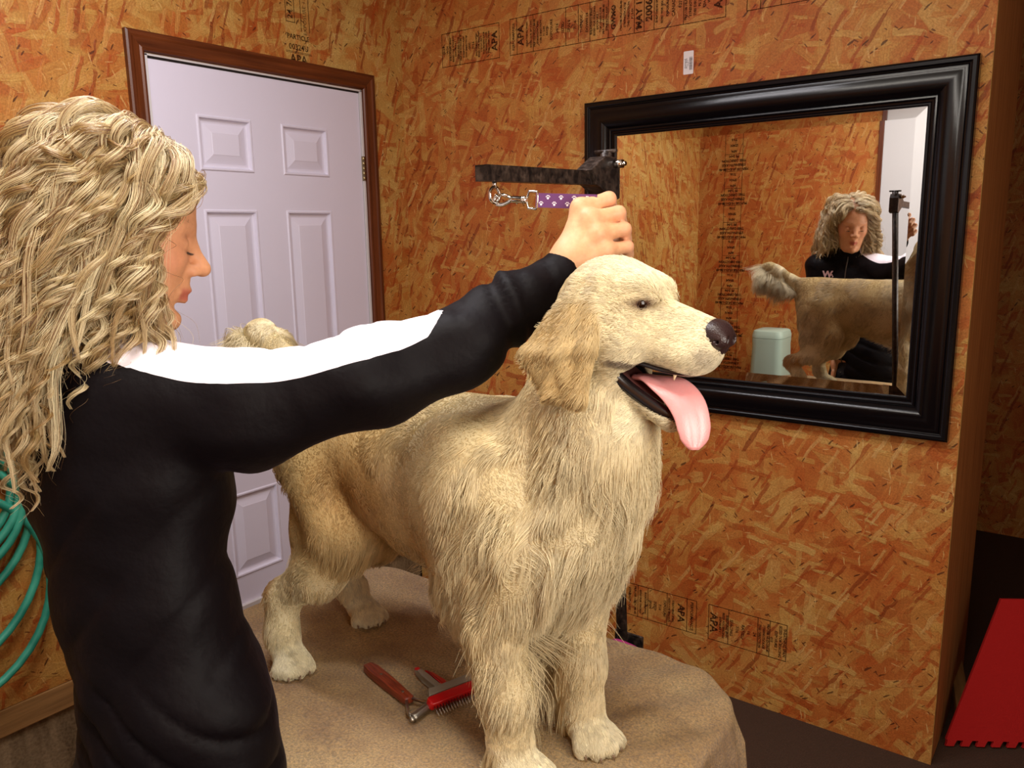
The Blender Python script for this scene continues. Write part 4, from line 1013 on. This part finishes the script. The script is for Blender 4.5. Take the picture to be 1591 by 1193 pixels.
def wdens(c):
    hl = (c-HC) @ HF.T/HS; near = (np.linalg.norm(hl*[1, 1, .8], axis=1) < .17)
    return 1+2.2*near+1.5*(c[:, 2] < .9)+5*(c[:, 0] < 1.10)*(c[:, 2] > 1.3)+.8*(c[:, 0] > 1.7)
P_, nn_ = sample(dogV, dogQ, VN, QA, NFUR, wdens)
S_, C_c, Lr = coat(P_, nn_, dog_region)
S_[:, :, 2] = np.maximum(S_[:, :, 2], TZ+.0012)
def hairmat(name, rough=.35, hairshare=.3):
    m = bpy.data.materials.new(name); m.use_nodes = True; t = m.node_tree; t.nodes.remove(t.nodes['Principled BSDF'])
    at_ = t.nodes.new('ShaderNodeAttribute'); at_.attribute_name = 'tint'
    h = t.nodes.new('ShaderNodeBsdfHairPrincipled'); h.parametrization = 'COLOR'
    h.inputs['Roughness'].default_value = rough; h.inputs['Radial Roughness'].default_value = .45
    h.inputs['Random Roughness'].default_value = .2
    t.links.new(at_.outputs['Color'], h.inputs['Color']); p_ = t.nodes.new('ShaderNodeBsdfPrincipled'); p_.inputs['Roughness'].default_value = .45; p_.inputs['Specular IOR Level'].default_value = .35
    t.links.new(at_.outputs['Color'], p_.inputs['Base Color']); mx = t.nodes.new('ShaderNodeMixShader'); mx.inputs[0].default_value = hairshare
    t.links.new(p_.outputs[0], mx.inputs[1]); t.links.new(h.outputs[0], mx.inputs[2]); t.links.new(mx.outputs[0], t.nodes['Material Output'].inputs[0]); return m
m_fur = hairmat('cream_fur', .42)
rad0 = np.interp(Lr, [.004, .02, .07], [.00034, .00042, .00050])[:, None]*np.array([1, 1, .9, .75, .55, .22])[None, :]
fur = hair_obj('fur_coat', S_-DOG0, rad0, C_c, m_fur, dog)
# ================================================================== the woman
m_skin = mat('skin', srgb(214, 164, 128), .5, spec=.35, Subsurface_Weight=.12); m_skin.node_tree.nodes['Principled BSDF'].inputs['Subsurface Radius'].default_value = (.02, .008, .004)
m_skin.node_tree.nodes['Principled BSDF'].inputs['Subsurface Scale'].default_value = .4
g = N(m_skin); ag = g.n('ShaderNodeAttribute', {'attribute_name': 'tint'}); g.color(g.mix(.35, ag.outputs['Color'], g.mix(1.0, ag.outputs['Color'], g.ramp(g.noise(g.pos(), 160, 3).outputs[0], [(.3, (.8, .72, .68, 1)), (.7, (1.1, 1.1, 1.1, 1))]), 'MULTIPLY')))
g.bump(g.noise(g.pos(), 700, 2).outputs[0], .12, .001)
WC = AT(184, 352, 1.085); WF = frame3([.50, .862, -.26], [0, 0, 1]); WS = 1.07
def W(x, y, z): return WC+WS*(x*WF[0]+y*WF[1]+z*WF[2])
PER0 = np.array([1.29, -1.90, 0.0])
SHR = AT(205, 618, 1.045); ELB = AT(575, 590, 1.045); WRI = AT(866, 436, 1.135)
SHL = np.array([1.105, -1.885, 1.365]); ELL = np.array([1.160, -1.895, 1.105]); WRL = np.array([1.215, -1.850, .920])
NK0 = np.array([1.255, -1.905, 1.40])
sp = Vol(grid1(.93, 1.98, .012, [(1.17, 1.47, .0032), (1.66, 1.83, .0030)]), grid1(-2.12, -1.30, .012, [(-2.02, -1.70, .0032), (-1.52, -1.34, .0030)]), grid1(-.02, 1.78, .012, [(1.42, 1.74, .0032), (.82, .93, .006)]))
e_, c_ = sp.ell, sp.cap
def we(c, r, k=.01, op='add', R=None): sp.ell(W(*c), np.array(r)*WS, WF if R is None else R, k, op)
def wc(a, b, ra, rb, k=.008, op='add'): sp.cap(W(*a), W(*b), ra*WS, rb*WS, k, op)
# torso, legs, arms
e_((1.350, -1.902, .92), (.135, .090, .13), k=.05); e_((1.31, -1.905, 1.07), (.125, .080, .14), k=.05); e_((1.265, -1.895, 1.25), (.150, .090, .15), k=.05)
sp.cap(SHR+[-.06, 0, -.01], SHL+[.05, 0, 0], .05, .05, .05)
for s in (-1, 1):
    sp.chain([np.array([1.350+s*.075, -1.91, .86]), np.array([1.350+s*.085, -1.905, .48]), np.array([1.350+s*.095, -1.92, .09])], [.078, .050, .036], .03)
    e_((1.350+s*.098, -1.87, .035), (.040, .10, .032), k=.02)
sp.chain([SHR, AT(380, 632, 1.035), ELB, AT(720, 532, 1.08), AT(812, 468, 1.113), WRI], [.045, .040, .036, .033, .029, .0262], .02); sp.chain([SHL, ELL, WRL], [.042, .034, .023], .03)
sp.chain([NK0, W(-.030, 0, -.060)], [.055, .050], .04); sp.chain([W(-.03, 0, -.06), W(-.015, 0, -.02)], [.050, .050], .03)
# head
we((-.010, 0, .040), (.094, .076, .084), .02); we((.030, 0, -.020), (.058, .060, .078), .03)
we((.040, 0, -.074), (.036, .042, .038), .03); we((.0745, 0, -.104), (.018, .018, .017), .018)
for s in (-1, 1):
    wc((.0, s*.056, -.048), (.056, s*.024, -.104), .014, .012, .025)     # jaw line
    we((.052, s*.036, -.022), (.030, .022, .024), .02)                    # cheek
    wc((.076, s*.012, .020), (.066, s*.044, .019), .009, .008, .014)      # brow
wc((.076, 0, .016), (.087, 0, -.006), .010, .0085, .010); wc((.087, 0, -.006), (.1065, 0, -.0290), .0085, .0098, .008)
we((.103, 0, -.032), (.0120, .0110, .0090), .006)
for s in (-1, 1):
    we((.093, s*.0125, -.0350), (.0115, .0070, .0080), .006); we((.100, s*.0060, -.0410), (.0045, .0028, .0025), .002, 'cut')
    we((.081, s*.033, -.0015), (.0105, .0145, .0095), .008, 'cut')
    we((.069, s*.032, -.0035), (.0150, .0150, .0120), .003)                # lid over the eye
we((.085, 0, -.052), (.009, .012, .011), .012)
wc((.082, .017, -.0655), (.0915, 0, -.0625), .0035, .0058, .005); wc((.082, -.017, -.0655), (.0915, 0, -.0625), .0035, .0058, .005)
wc((.080, .014, -.0725), (.0880, 0, -.0745), .0040, .0066, .005); wc((.080, -.014, -.0725), (.0880, 0, -.0745), .0040, .0066, .005)
wc((.090, .014, -.0682), (.0975, 0, -.0682), .0016, .0022, .002, 'cut'); wc((.090, -.014, -.0682), (.0975, 0, -.0682), .0016, .0022, .002, 'cut')
we((.089, 0, -.0865), (.009, .014, .0055), .006, 'cut')
for s in (-1, 1):
    we((-.006, s*.078, -.004), (.017, .006, .030), .008); we((-.004, s*.084, .0), (.010, .005, .019), .004, 'cut')
# right hand, closed round the leash
IDX = [AT(902, 324, 1.138), AT(946, 309, 1.146), AT(950, 328, 1.168), AT(928, 340, 1.176)]
MID = [AT(917, 341, 1.126), AT(961, 331, 1.138), AT(965, 350, 1.162), AT(942, 358, 1.172)]
RNG = [AT(928, 364, 1.122), AT(970, 356, 1.136), AT(972, 373, 1.158), AT(950, 379, 1.168)]
LIT = [AT(940, 390, 1.126), AT(975, 383, 1.142), AT(976, 396, 1.160), AT(958, 399, 1.168)]
for F_, rr_ in ((IDX, (.0122, .0108, .0094, .0080)), (MID, (.0122, .0108, .0096, .0082)), (RNG, (.0118, .0102, .0090, .0078)), (LIT, (.0110, .0090, .0080, .0070))):
    sp.chain(F_, rr_, .0035)
    sp.ell(F_[0]-(F_[0]-F_[2])*0+np.array([.001, -.0015, .002]), (.0125, .0125, .0125), None, .006)
    sp.cap(WRI*.75+F_[0]*.25, F_[0], .017, .0115, .012)
TH = [AT(890, 392, 1.150), AT(905, 356, 1.176), AT(924, 336, 1.190), AT(944, 330, 1.194)]
sp.chain(TH, (.017, .0130, .0115, .0095), .008)
sp.cap(AT(895, 395, 1.145), AT(925, 372, 1.145), .020, .018, .012)
sp.chain([WRI, WRI*.6+AT(915, 360, 1.135)*.4], [.0265, .0270], .02)
for a_, b_ in ((IDX, .2), (MID, .4), (RNG, .6), (LIT, .8)):       # extensor tendons
    sp.cap(WRI*.55+a_[0]*.45+np.array([.006, -.012, .004]), a_[0]+np.array([.003, -.006, .003]), .003, .003, .006)
# left hand, hanging
hd_ = unit(WRL-ELL+np.array([0, .04, -.12])); sd_ = unit(np.cross(hd_, [1, 0, 0])); od_ = np.cross(sd_, hd_)
sp.ell(WRL+hd_*.05, (.048, .038, .016), [hd_, sd_, od_], .015)
for i, L_ in enumerate((.066, .075, .070, .055)):
    b0 = WRL+hd_*.088+sd_*(.030-.020*i); sp.chain([b0, b0+hd_*L_*.5-od_*.006, b0+hd_*L_*.92-od_*.022], [.0095, .0085, .007], .004)
sp.chain([WRL+hd_*.02+sd_*.028, WRL+hd_*.055+sd_*.052-od_*.008, WRL+hd_*.085+sd_*.058-od_*.016], [.014, .0105, .008], .01)
pV, pQ = sp.mesh(1)
person = vmesh('person', pV, pQ, m_skin)
tag(person, 'wavy-haired blonde woman in a black jacket with white sleeve stripe, reaching over the dog', 'person')
hl = (pV-WC) @ WF.T/WS
base = np.tile(np.array(srgb(206, 148, 108)[:3]), (len(pV), 1))
def tint(w_, c):
    global base
    base = base*(1-w_[:, None])+np.array(srgb(*c)[:3])*w_[:, None]
hand_ = (pV[:, 0] > 1.66)*1.0; tint(hand_*.8, (216, 168, 126))
for F_ in (IDX, MID, RNG, LIT):
    for q in (F_[0], F_[1]): tint(np.exp(-(np.linalg.norm(pV-q, axis=1)/.013)**2)*.45, (236, 160, 136))
scalp = smoothstep(.0, .015, hl[:, 2]-np.interp(hl[:, 0], [-.11, -.03, .0, .03, .055, .075], [-.045, -.040, .010, .036, .062, .084]))*(hl[:, 2] < .15)*(np.abs(hl[:, 1]) < .09)*(hl[:, 0] > -.12)*(hl[:, 0] < .12); tint(scalp*.9, (112, 74, 40))
lipw = np.exp(-((hl[:, 2]+.0685)/.009)**4)*smoothstep(.080, .086, hl[:, 0])*smoothstep(.020, .013, np.abs(hl[:, 1])); tint(lipw*.8, (168, 74, 66))
tint(np.exp(-(((hl[:, 0]-.062)/.02)**2+((np.abs(hl[:, 1])-.045)/.018)**2+((hl[:, 2]+.025)/.02)**2))*.4, (212, 124, 96))
tint(np.exp(-(((hl[:, 2]-.006)/.005)**2+((np.abs(hl[:, 1])-.032)/.016)**2))*smoothstep(.07, .08, hl[:, 0])*.35, (150, 96, 76))
add_attr(person.data, 'tint', 'FLOAT_COLOR', 'POINT', np.concatenate([base, np.ones((len(pV), 1))], 1))
def pl(o):
    if o.type == 'MESH': o.data.transform(Matrix.Translation(-Vector(PER0)))
    return o
pl(person); person.location = PER0
# brows and lashes
m_brow = hairmat('brow_hair', .4)
def short_hairs(name, roots, dirs, L, rad, col):
    t = np.linspace(0, 1, 4)[None, :, None]; n = len(roots)
    S = roots[:, None]+dirs[:, None]*L[:, None, None]*t+np.array(WF[2])*(L[:, None, None]*.25*t*t)
    return hair_obj(name, S-PER0, np.tile(np.array([1, .9, .6, .2])*rad, (n, 1)), np.tile(col, (n, 1)), m_brow, person)
for s in (-1, 1):
    n = 130; u = rng.random(n)
    R_ = np.array([W(.0845-.017*a**1.6+.0012*rng.normal(), s*(.014+.036*a), .0195+.004*math.sin(a*3)+.0012*rng.normal()) for a in u])
    short_hairs('eyebrow', R_, unit(np.tile(-.35*WF[0]+s*WF[1]*.9+.1*WF[2], (n, 1))+.15*rng.normal(size=(n, 3))), .007+.003*rng.random(n), .00028, (.13, .075, .04))
    n = 60; u = rng.random(n)
    R_ = np.array([W(.0835-.010*(2*a-.7)**2, s*(.020+.024*a), -.0115-.001*math.sin(a*3)) for a in u])
    short_hairs('eyelashes', R_, unit(np.tile(.9*WF[0]-.55*WF[2], (n, 1))+.12*rng.normal(size=(n, 3))), .009+.002*rng.random(n), .00026, (.03, .018, .012))

# ------------------------------------------------------------------ jacket
sj = Vol(grid1(.94, 1.93, .0075), grid1(-2.10, -1.33, .0075), grid1(.72, 1.62, .0075))
je, jc = sj.ell, sj.cap
je((1.366, -1.902, .84), (.165, .110, .15), k=.04); je((1.360, -1.899, .95), (.155, .108, .12), k=.05); je((1.310, -1.904, 1.08), (.150, .102, .14), k=.05); je((1.270, -1.895, 1.25), (.172, .112, .165), k=.05)
for s in (-1, 1): je((1.270+s*.07, -1.845, 1.235), (.055, .058, .070), k=.05)
sj.cap(SHR+[-.06, .005, -.02], SHL+[.04, 0, -.005], .068, .062, .05)
E1 = AT(380, 636, 1.035); E2 = AT(720, 535, 1.08); E3 = AT(812, 470, 1.113); CF = AT(872, 430, 1.137)
sj.chain([SHR, E1, ELB, E2, E3], [.082, .070, .057, .051, .047], .03)
sj.chain([AT(818, 468, 1.116), AT(873, 430, 1.137)], [.0415, .0385], .008)
sj.chain([SHL, ELL, WRL], [.068, .055, .038], .03)
sj.chain([NK0, NK0+(W(-.030, 0, -.060)-NK0)*.50], [.078, .066], .02)
# hems: open ends
hax = unit(WRI-E3); hem = AT(873, 430, 1.137)+hax*.002; sj.cap(hem, hem+hax*.05, .0300, .034, .002, 'cut'); sj.ell(hem+hax*.052, (.04, .07, .07), frame3(hax, [0, 0, 1]), .001, 'cut')
hl_ = WRL+unit(WRL-ELL)*.012; hbx = unit(WRL-ELL); sj.cap(hl_, hl_+hbx*.05, .030, .034, .002, 'cut'); sj.ell(hl_+hbx*.05, (.04, .07, .07), frame3(hbx, [1, 0, 0]), .001, 'cut')
sj.cap(NK0+(W(-.03, 0, -.06)-NK0)*.62, NK0+(W(-.03, 0, -.06)-NK0)*1.4, .054, .060, .003, 'cut')
jV, jQ = sj.mesh(2); jn, _ = normals_of(jV, jQ)
# folds in the cloth
def ridge(x): return (1-np.abs(np.sin(x)))**2
t_arm = ((jV-SHR)@unit(WRI-SHR)); armw = smoothstep(1.40, 1.47, jV@np.array([.8, .6, 0])*0+jV[:, 0])*smoothstep(-1.86, -1.80, jV[:, 1]-.0)
ax_a = unit(WRI-SHR); off = jV-SHR-np.outer(t_arm, ax_a); updir = unit(np.array([0, 0, 1.])-ax_a*ax_a[2]); side = np.cross(ax_a, updir)
ou, os_ = off@updir, off@side
dsp = np.zeros(len(jV))
ph = t_arm*np.interp(t_arm, [0, .25, .4], [46, 60, 72])+os_*18+ou*12+1.5*vnoise(jV, 9, 71)
dsp += armw*(.0058*ridge(ph)-.002)*(.45+.55*smoothstep(-.3, .6, vnoise(jV, 14, 8)))*smoothstep(-.01, .05, ou+.03)*smoothstep(.02, .12, t_arm)
dsp += armw*.004*vnoise(jV*[1, 1, 1], 34, 5)
bodyw = 1-armw
zz = jV[:, 2]; xx = jV@CR
ph2 = zz*58+10*np.sin((xx-xx.mean())*7)*.5+1.6*vnoise(jV, 10, 33)
dsp += bodyw*smoothstep(1.06, .95, zz)*(.009*ridge(ph2)-.003)
ph3 = (zz*.75-xx*.9)*34+1.2*vnoise(jV, 8, 12)
dsp += bodyw*smoothstep(.98, 1.05, zz)*(.0045*ridge(ph3)-.0015)*smoothstep(1.36, 1.22, zz)
dsp += .0025*vnoise(jV, 60, 90)
tw2 = (WRI-SHR)@ax_a-t_arm; dsp += armw*(.0050*np.exp(-((tw2-.098-.02*ou)/.010)**2)-.0055*np.exp(-((tw2-.080-.02*ou)/.006)**2))
jV = jV+jn*dsp[:, None]
lowz = .792+.006*np.sin(jV[:, 0]*20); keepq = (jV[jQ][:, :, 2] > lowz[jQ]).any(1)
jQ = jQ[keepq]; used = np.unique(jQ); rm = np.zeros(len(jV), int); rm[used] = np.arange(len(used)); jV = jV[used]; jQ = rm[jQ]
m_jk = mat('black_jersey', srgb(9, 5, 8), .6, spec=.12, Sheen_Weight=.03, Sheen_Roughness=.4); g = N(m_jk)
m_jk.node_tree.nodes['Principled BSDF'].inputs['Sheen Tint'].default_value = srgb(150, 120, 150)
at1 = g.n('ShaderNodeAttribute', {'attribute_name': 'stripe'}); msk = g.math('GREATER_THAN', at1.outputs['Fac'], 0.0)
g.color(g.mix(msk, srgb(9, 5, 8), srgb(236, 228, 238)))
g.set(g.b.inputs['Roughness'], g.math('MULTIPLY_ADD', msk, .2, .60)); g.set(g.b.inputs['Sheen Weight'], g.math('MULTIPLY_ADD', msk, -.03, .03))
g.bump(g.noise(g.pos(), 26, 4).outputs[0], .25, .012)
jacket = vmesh('jacket', jV, jQ, m_jk, person); pl(jacket)
# stripe along the top of the sleeve, from the collar to mid forearm
polyl = np.array(catmull([SHR+[-.06, -.0, .0], SHR, E1, ELB, E2, E3], 8))
def on_poly(P):
    best = np.full(len(P), 9.); s_o = np.zeros(len(P)); o_o = np.zeros((len(P), 3)); acc = 0
    for a, b in zip(polyl[:-1], polyl[1:]):
        v_ = b-a; L = np.linalg.norm(v_); t = np.clip((P-a)@v_/(L*L), 0, 1); q = a+t[:, None]*v_; dd = np.linalg.norm(P-q, axis=1)
        m_ = dd < best; best = np.where(m_, dd, best); s_o = np.where(m_, acc+t*L, s_o); o_o = np.where(m_[:, None], P-q, o_o); acc += L
    return s_o, o_o, best
s_o, o_o, bb = on_poly(jV)
frac = o_o@updir/np.maximum(bb, 1e-3); L_end = .50
thr = np.interp(s_o, [0, .04, .12, .22, .30, .38, .46, L_end], [.82, .74, .62, .55, .56, .58, .72, 1.02])
st = (frac-thr+.05*vnoise(jV, 20, 44)); st = np.where((s_o <= .001) | (jV[:, 0] < 1.20), -1, st)
add_attr(jacket.data, 'stripe', 'FLOAT', 'POINT', st)
# zip, collar seam and chest emblem
m_emb = mat('embroidery', srgb(226, 190, 196), .7)
so = jacket.modifiers.new('s', 'SOLIDIFY'); so.thickness = .002; so.offset = -1
def front_at(x, z):
    w_ = np.abs(jV[:, 0]-x)+np.abs(jV[:, 2]-z); c = jV[(np.abs(jV[:, 0]-x) < .012) & (np.abs(jV[:, 2]-z) < .012)]
    return c[:, 1].max() if len(c) else -1.78
ex_, ez_ = 1.175, 1.325; ey_ = front_at(ex_, ez_)+.0015
MEm = Matrix.Translation((ex_, ey_, ez_)) @ Matrix.Rotation(math.pi, 4, 'Z') @ Matrix.Rotation(math.radians(80), 4, 'X')
b = MB(); text_into(b.bm, 'W', .045, MEm @ Matrix.Translation((0, .008, 0)), bold=.002); text_into(b.bm, 'grooming', .015, MEm @ Matrix.Translation((0, -.020, 0)), bold=.0006)
for dx, dy in ((-.022, .006), (-.016, .016), (-.027, -.002)): b.uv(MEm @ Vector((dx, dy, 0)), .004, seg=8, ring=6)
pl(b.build('emblem', m_emb, jacket))
m_zip = mat('zip_metal', srgb(120, 116, 112), .3, .9)
zp = [(1.262, front_at(1.262, z)+.001, z) for z in np.linspace(.84, 1.42, 24)]
pl(MB().tube(zp, .0026, 6).build('zip', m_zip, jacket))
# ------------------------------------------------------------------ trousers, shoes
stv = Vol(grid1(1.12, 1.60, .01), grid1(-2.08, -1.74, .01), grid1(.03, .95, .01))
stv.ell((1.350, -1.905, .84), (.158, .104, .12), k=.04)
for s in (-1, 1): stv.chain([np.array([1.350+s*.075, -1.91, .82]), np.array([1.350+s*.085, -1.905, .48]), np.array([1.350+s*.097, -1.92, .085])], [.096, .072, .064], .02)
V_, Q_ = stv.mesh(2); nn2, _ = normals_of(V_, Q_); V_ = V_+nn2*(.004*ridge(V_[:, 2]*30+3*vnoise(V_, 8, 3)))[:, None]
pl(vmesh('trousers', V_, Q_, mat('black_trousers', srgb(16, 14, 18), .8), person))
for s in (-1, 1):
    svv = Vol(np.arange(1.350+s*.098-.07, 1.350+s*.098+.07, .006), np.arange(-2.0, -1.70, .006), np.arange(-.01, .13, .006))
    svv.ell((1.350+s*.098, -1.845, .045), (.046, .105, .040), k=.02); svv.ell((1.350+s*.098, -1.92, .06), (.040, .045, .05), k=.03); svv.ell((1.350+s*.098, -1.875, .018), (.052, .125, .018), k=.01)
    V_, Q_ = svv.mesh(1); V_[:, 2] = np.maximum(V_[:, 2], .001); pl(vmesh('shoe', V_, Q_, mat('shoe', srgb(30, 28, 30), .5), person))
# ------------------------------------------------------------------ her hair: wavy locks
NL = 760; KP = 40
def ell_head(P, m):        # push outside the hair cap
    q = (P-WC)@WF.T/WS; c = np.array([-.012, 0, .030]); r = np.array([.096, .079, .088])
    d = (q-c)/(r+m[:, None]); l = np.linalg.norm(d, axis=1); ins = l < 1
    q2 = np.where(ins[:, None], c+(d/l[:, None])*(r+m[:, None]), q); return WC+WS*(q2@WF)
def push_cap(P, a, b, r):
    v_ = b-a; t = np.clip((P-a)@v_/(v_@v_), 0, 1); q = a+t[:, None]*v_; o = P-q; l = np.linalg.norm(o, axis=1)+1e-9
    return np.where((l < r)[:, None], q+o/l[:, None]*np.reshape(r, (-1, 1)) if np.ndim(r) else q+o/l[:, None]*r, P)
# roots on the scalp
R_ = unit(rng.normal(size=(9000, 3))); q = np.array([-.010, 0, .040])+R_*np.array([.094, .077, .085])
hairline = np.interp(q[:, 0], [-.11, -.03, .0, .03, .055, .075], [-.045, -.040, .015, .040, .066, .088])
ok = (q[:, 2] > hairline); q = q[ok]; nrm_ = unit((q-np.array([-.010, 0, .040]))/np.array([.094, .077, .085])**2)
q = q[:NL]; nrm_ = nrm_[:NL]
part_y = .012
side_s = np.where(q[:, 1] > part_y, 1., -1.)
P0 = WC+WS*(q@WF); n0 = nrm_@WF
front = smoothstep(.0, .06, q[:, 0]); top_ = smoothstep(.07, .115, q[:, 2])
v0 = n0*(.30+.25*top_[:, None])+WF[0]*(-.60+.15*front)[:, None]+WF[1]*(side_s*(.35+.45*top_))[:, None]
v = unit(v0+.22*rng.normal(size=v0.shape))
marg = .003+.026*rng.random(NL)**1.3+.006*top_
Ltot = np.interp(q[:, 0], [-.11, -.04, .02, .07], [.325, .325, .320, .285])*(.86+.24*rng.random(NL))*np.where(side_s > 0, .74, 1.0)+.03*top_
h_ = Ltot/(KP-1); path = np.zeros((NL, KP, 3)); path[:, 0] = P0; P = P0.copy()
lk0 = rng.random(NL); drift = unit(rng.normal(size=(NL, 3))*[1, 1, .3])
for i in range(1, KP):
    f = i/KP
    g_ = np.array([0, 0, -1.])+WF[0]*(-.20*(1-f)*(1-.6*front))[:, None]+WF[0]*(-.15)
    g_ = g_+WF[1]*(side_s*.14*(1-f))[:, None]+drift*.30
    g_ = g_+np.array([-.30, -1.0, 0])*(.75*smoothstep(.03, -.03, q[:, 0])*smoothstep(1.56, 1.50, P[:, 2])*smoothstep(1.34, 1.40, P[:, 2])*smoothstep(-2.01, -1.96, P[:, 1]))[:, None]
    kk = .17+.26*smoothstep(0, .35, np.full(NL, f))
    v = unit(v*(1-kk[:, None])+g_*kk[:, None])
    Pn = P+v*h_[:, None]
    m_ = marg*smoothstep(0, .25, np.full(NL, f))+.004
    Pn = ell_head(Pn, m_)
    q_ = (Pn-WC)@WF.T/WS; c_h = np.array([-.012, 0, .030]); d_h = (q_-c_h)/(np.array([.096, .079, .088])+m_[:, None]); l_h = np.linalg.norm(d_h, axis=1)
    cap_ = 1.10+.5*smoothstep(.01, -.08, q_[:, 2])+6*smoothstep(-.07, -.16, q_[:, 2]); tgt = np.where(l_h > cap_, cap_+(l_h-cap_)*.2, l_h); Pn = WC+WS*((c_h+d_h*(tgt/l_h)[:, None]*(np.array([.096, .079, .088])+m_[:, None]))@WF)
    Pn = push_cap(Pn, W(.03, 0, .0), W(.045, 0, -.06), .055+m_*.5)
    Pn = push_cap(Pn, SHR+[-.02, 0, -.012], SHL+[.02, 0, 0], .074+.45*marg)
    Pn = push_cap(Pn, NK0, NK0+(W(-.03, 0, -.06)-NK0)*.6, .078+.5*marg)
    Pn = push_cap(Pn, np.array([1.275, -1.885, 1.30]), np.array([1.30, -1.885, 1.10]), .125+.3*marg)
    q_ = (Pn-WC)@WF.T/WS          # swept clear of the face
    lim = np.interp(q_[:, 2], [-.16, -.10, -.045, .0, .05, .09], [.088, .080, .062, .034, .060, .090])+.01*(lk0-.5)
    q_[:, 0] = np.where((q_[:, 0] > lim) & (np.abs(q_[:, 1]) < .11), lim+(q_[:, 0]-lim)*.15, q_[:, 0]); wl_ = np.interp(q_[:, 2], [-.30, -.05, .06], [.150, .118, .095])+.012*(lk0-.5); q_[:, 1] = np.where(np.abs(q_[:, 1]) > wl_, np.sign(q_[:, 1])*(wl_+(np.abs(q_[:, 1])-wl_)*.25), q_[:, 1])
    bl_ = np.interp(q_[:, 2], [-.40, -.10, .0], [-.30, -.19, -.150])-.03*lk0; q_[:, 0] = np.where(q_[:, 0] < bl_, bl_+(q_[:, 0]-bl_)*.3, q_[:, 0]); Pn = WC+WS*(q_@WF)
    v = unit(Pn-P); P = Pn; path[:, i] = P
for _ in range(6): path[:, 1:-1] = path[:, 1:-1]*.5+.25*(path[:, 2:]+path[:, :-2])
# curl
tt = np.linspace(0, 1, KP)[None, :]
s_len = tt*Ltot[:, None]
tan_ = np.gradient(path, axis=1); tan_ = unit(tan_)
ref = unit(np.cross(tan_, WF[0]+.3*WF[1])); bin_v = np.cross(tan_, ref)
wl = (.080+.050*rng.random(NL))[:, None]; ph0 = rng.random(NL)[:, None]*6.28
amp = (.0070+.0085*rng.random(NL))[:, None]*smoothstep(.03, .40, tt)
path = path+amp[..., None]*(ref*np.cos(6.28*s_len/wl*(1+.25*np.sin(s_len*18+ph0*3))+ph0)[..., None]+bin_v*np.sin(6.28*s_len/wl*(1+.25*np.sin(s_len*18+ph0*3))+ph0)[..., None]*.8)
NS = 56
idx = np.repeat(np.arange(NL), NS); n = len(idx)
pc = path[idx]; rf = ref[idx]; bv = bin_v[idx]
ang = rng.random(n)*6.28; rad_ = np.sqrt(rng.random(n))
spread = np.interp(tt[0], [0, .15, .5, .85, 1], [.0072, .0074, .0055, .0040, .0018])[None, :]*(.7+.9*rng.random(NL)[idx])[:, None]
tw = ang[:, None]+2.2*s_len[idx]/.1*(rng.random(NL)[idx]-.5)[:, None]
S_ = pc+(rad_[:, None]*spread)[..., None]*(rf*np.cos(tw)[..., None]+bv*np.sin(tw)[..., None])
fr = (rng.random(n) < .07)*1.0
S_ += (fr*.012)[:, None, None]*(tt**1.2)[..., None]*rng.normal(size=(n, 1, 3))
S_ += .0004*np.sin(tt*40+ph0[idx])[..., None]*rng.normal(size=(n, 1, 3))
roots_on = np.repeat(P0, NS, 0)
lk = rng.random(NL)[idx]; st_ = rng.random(n)
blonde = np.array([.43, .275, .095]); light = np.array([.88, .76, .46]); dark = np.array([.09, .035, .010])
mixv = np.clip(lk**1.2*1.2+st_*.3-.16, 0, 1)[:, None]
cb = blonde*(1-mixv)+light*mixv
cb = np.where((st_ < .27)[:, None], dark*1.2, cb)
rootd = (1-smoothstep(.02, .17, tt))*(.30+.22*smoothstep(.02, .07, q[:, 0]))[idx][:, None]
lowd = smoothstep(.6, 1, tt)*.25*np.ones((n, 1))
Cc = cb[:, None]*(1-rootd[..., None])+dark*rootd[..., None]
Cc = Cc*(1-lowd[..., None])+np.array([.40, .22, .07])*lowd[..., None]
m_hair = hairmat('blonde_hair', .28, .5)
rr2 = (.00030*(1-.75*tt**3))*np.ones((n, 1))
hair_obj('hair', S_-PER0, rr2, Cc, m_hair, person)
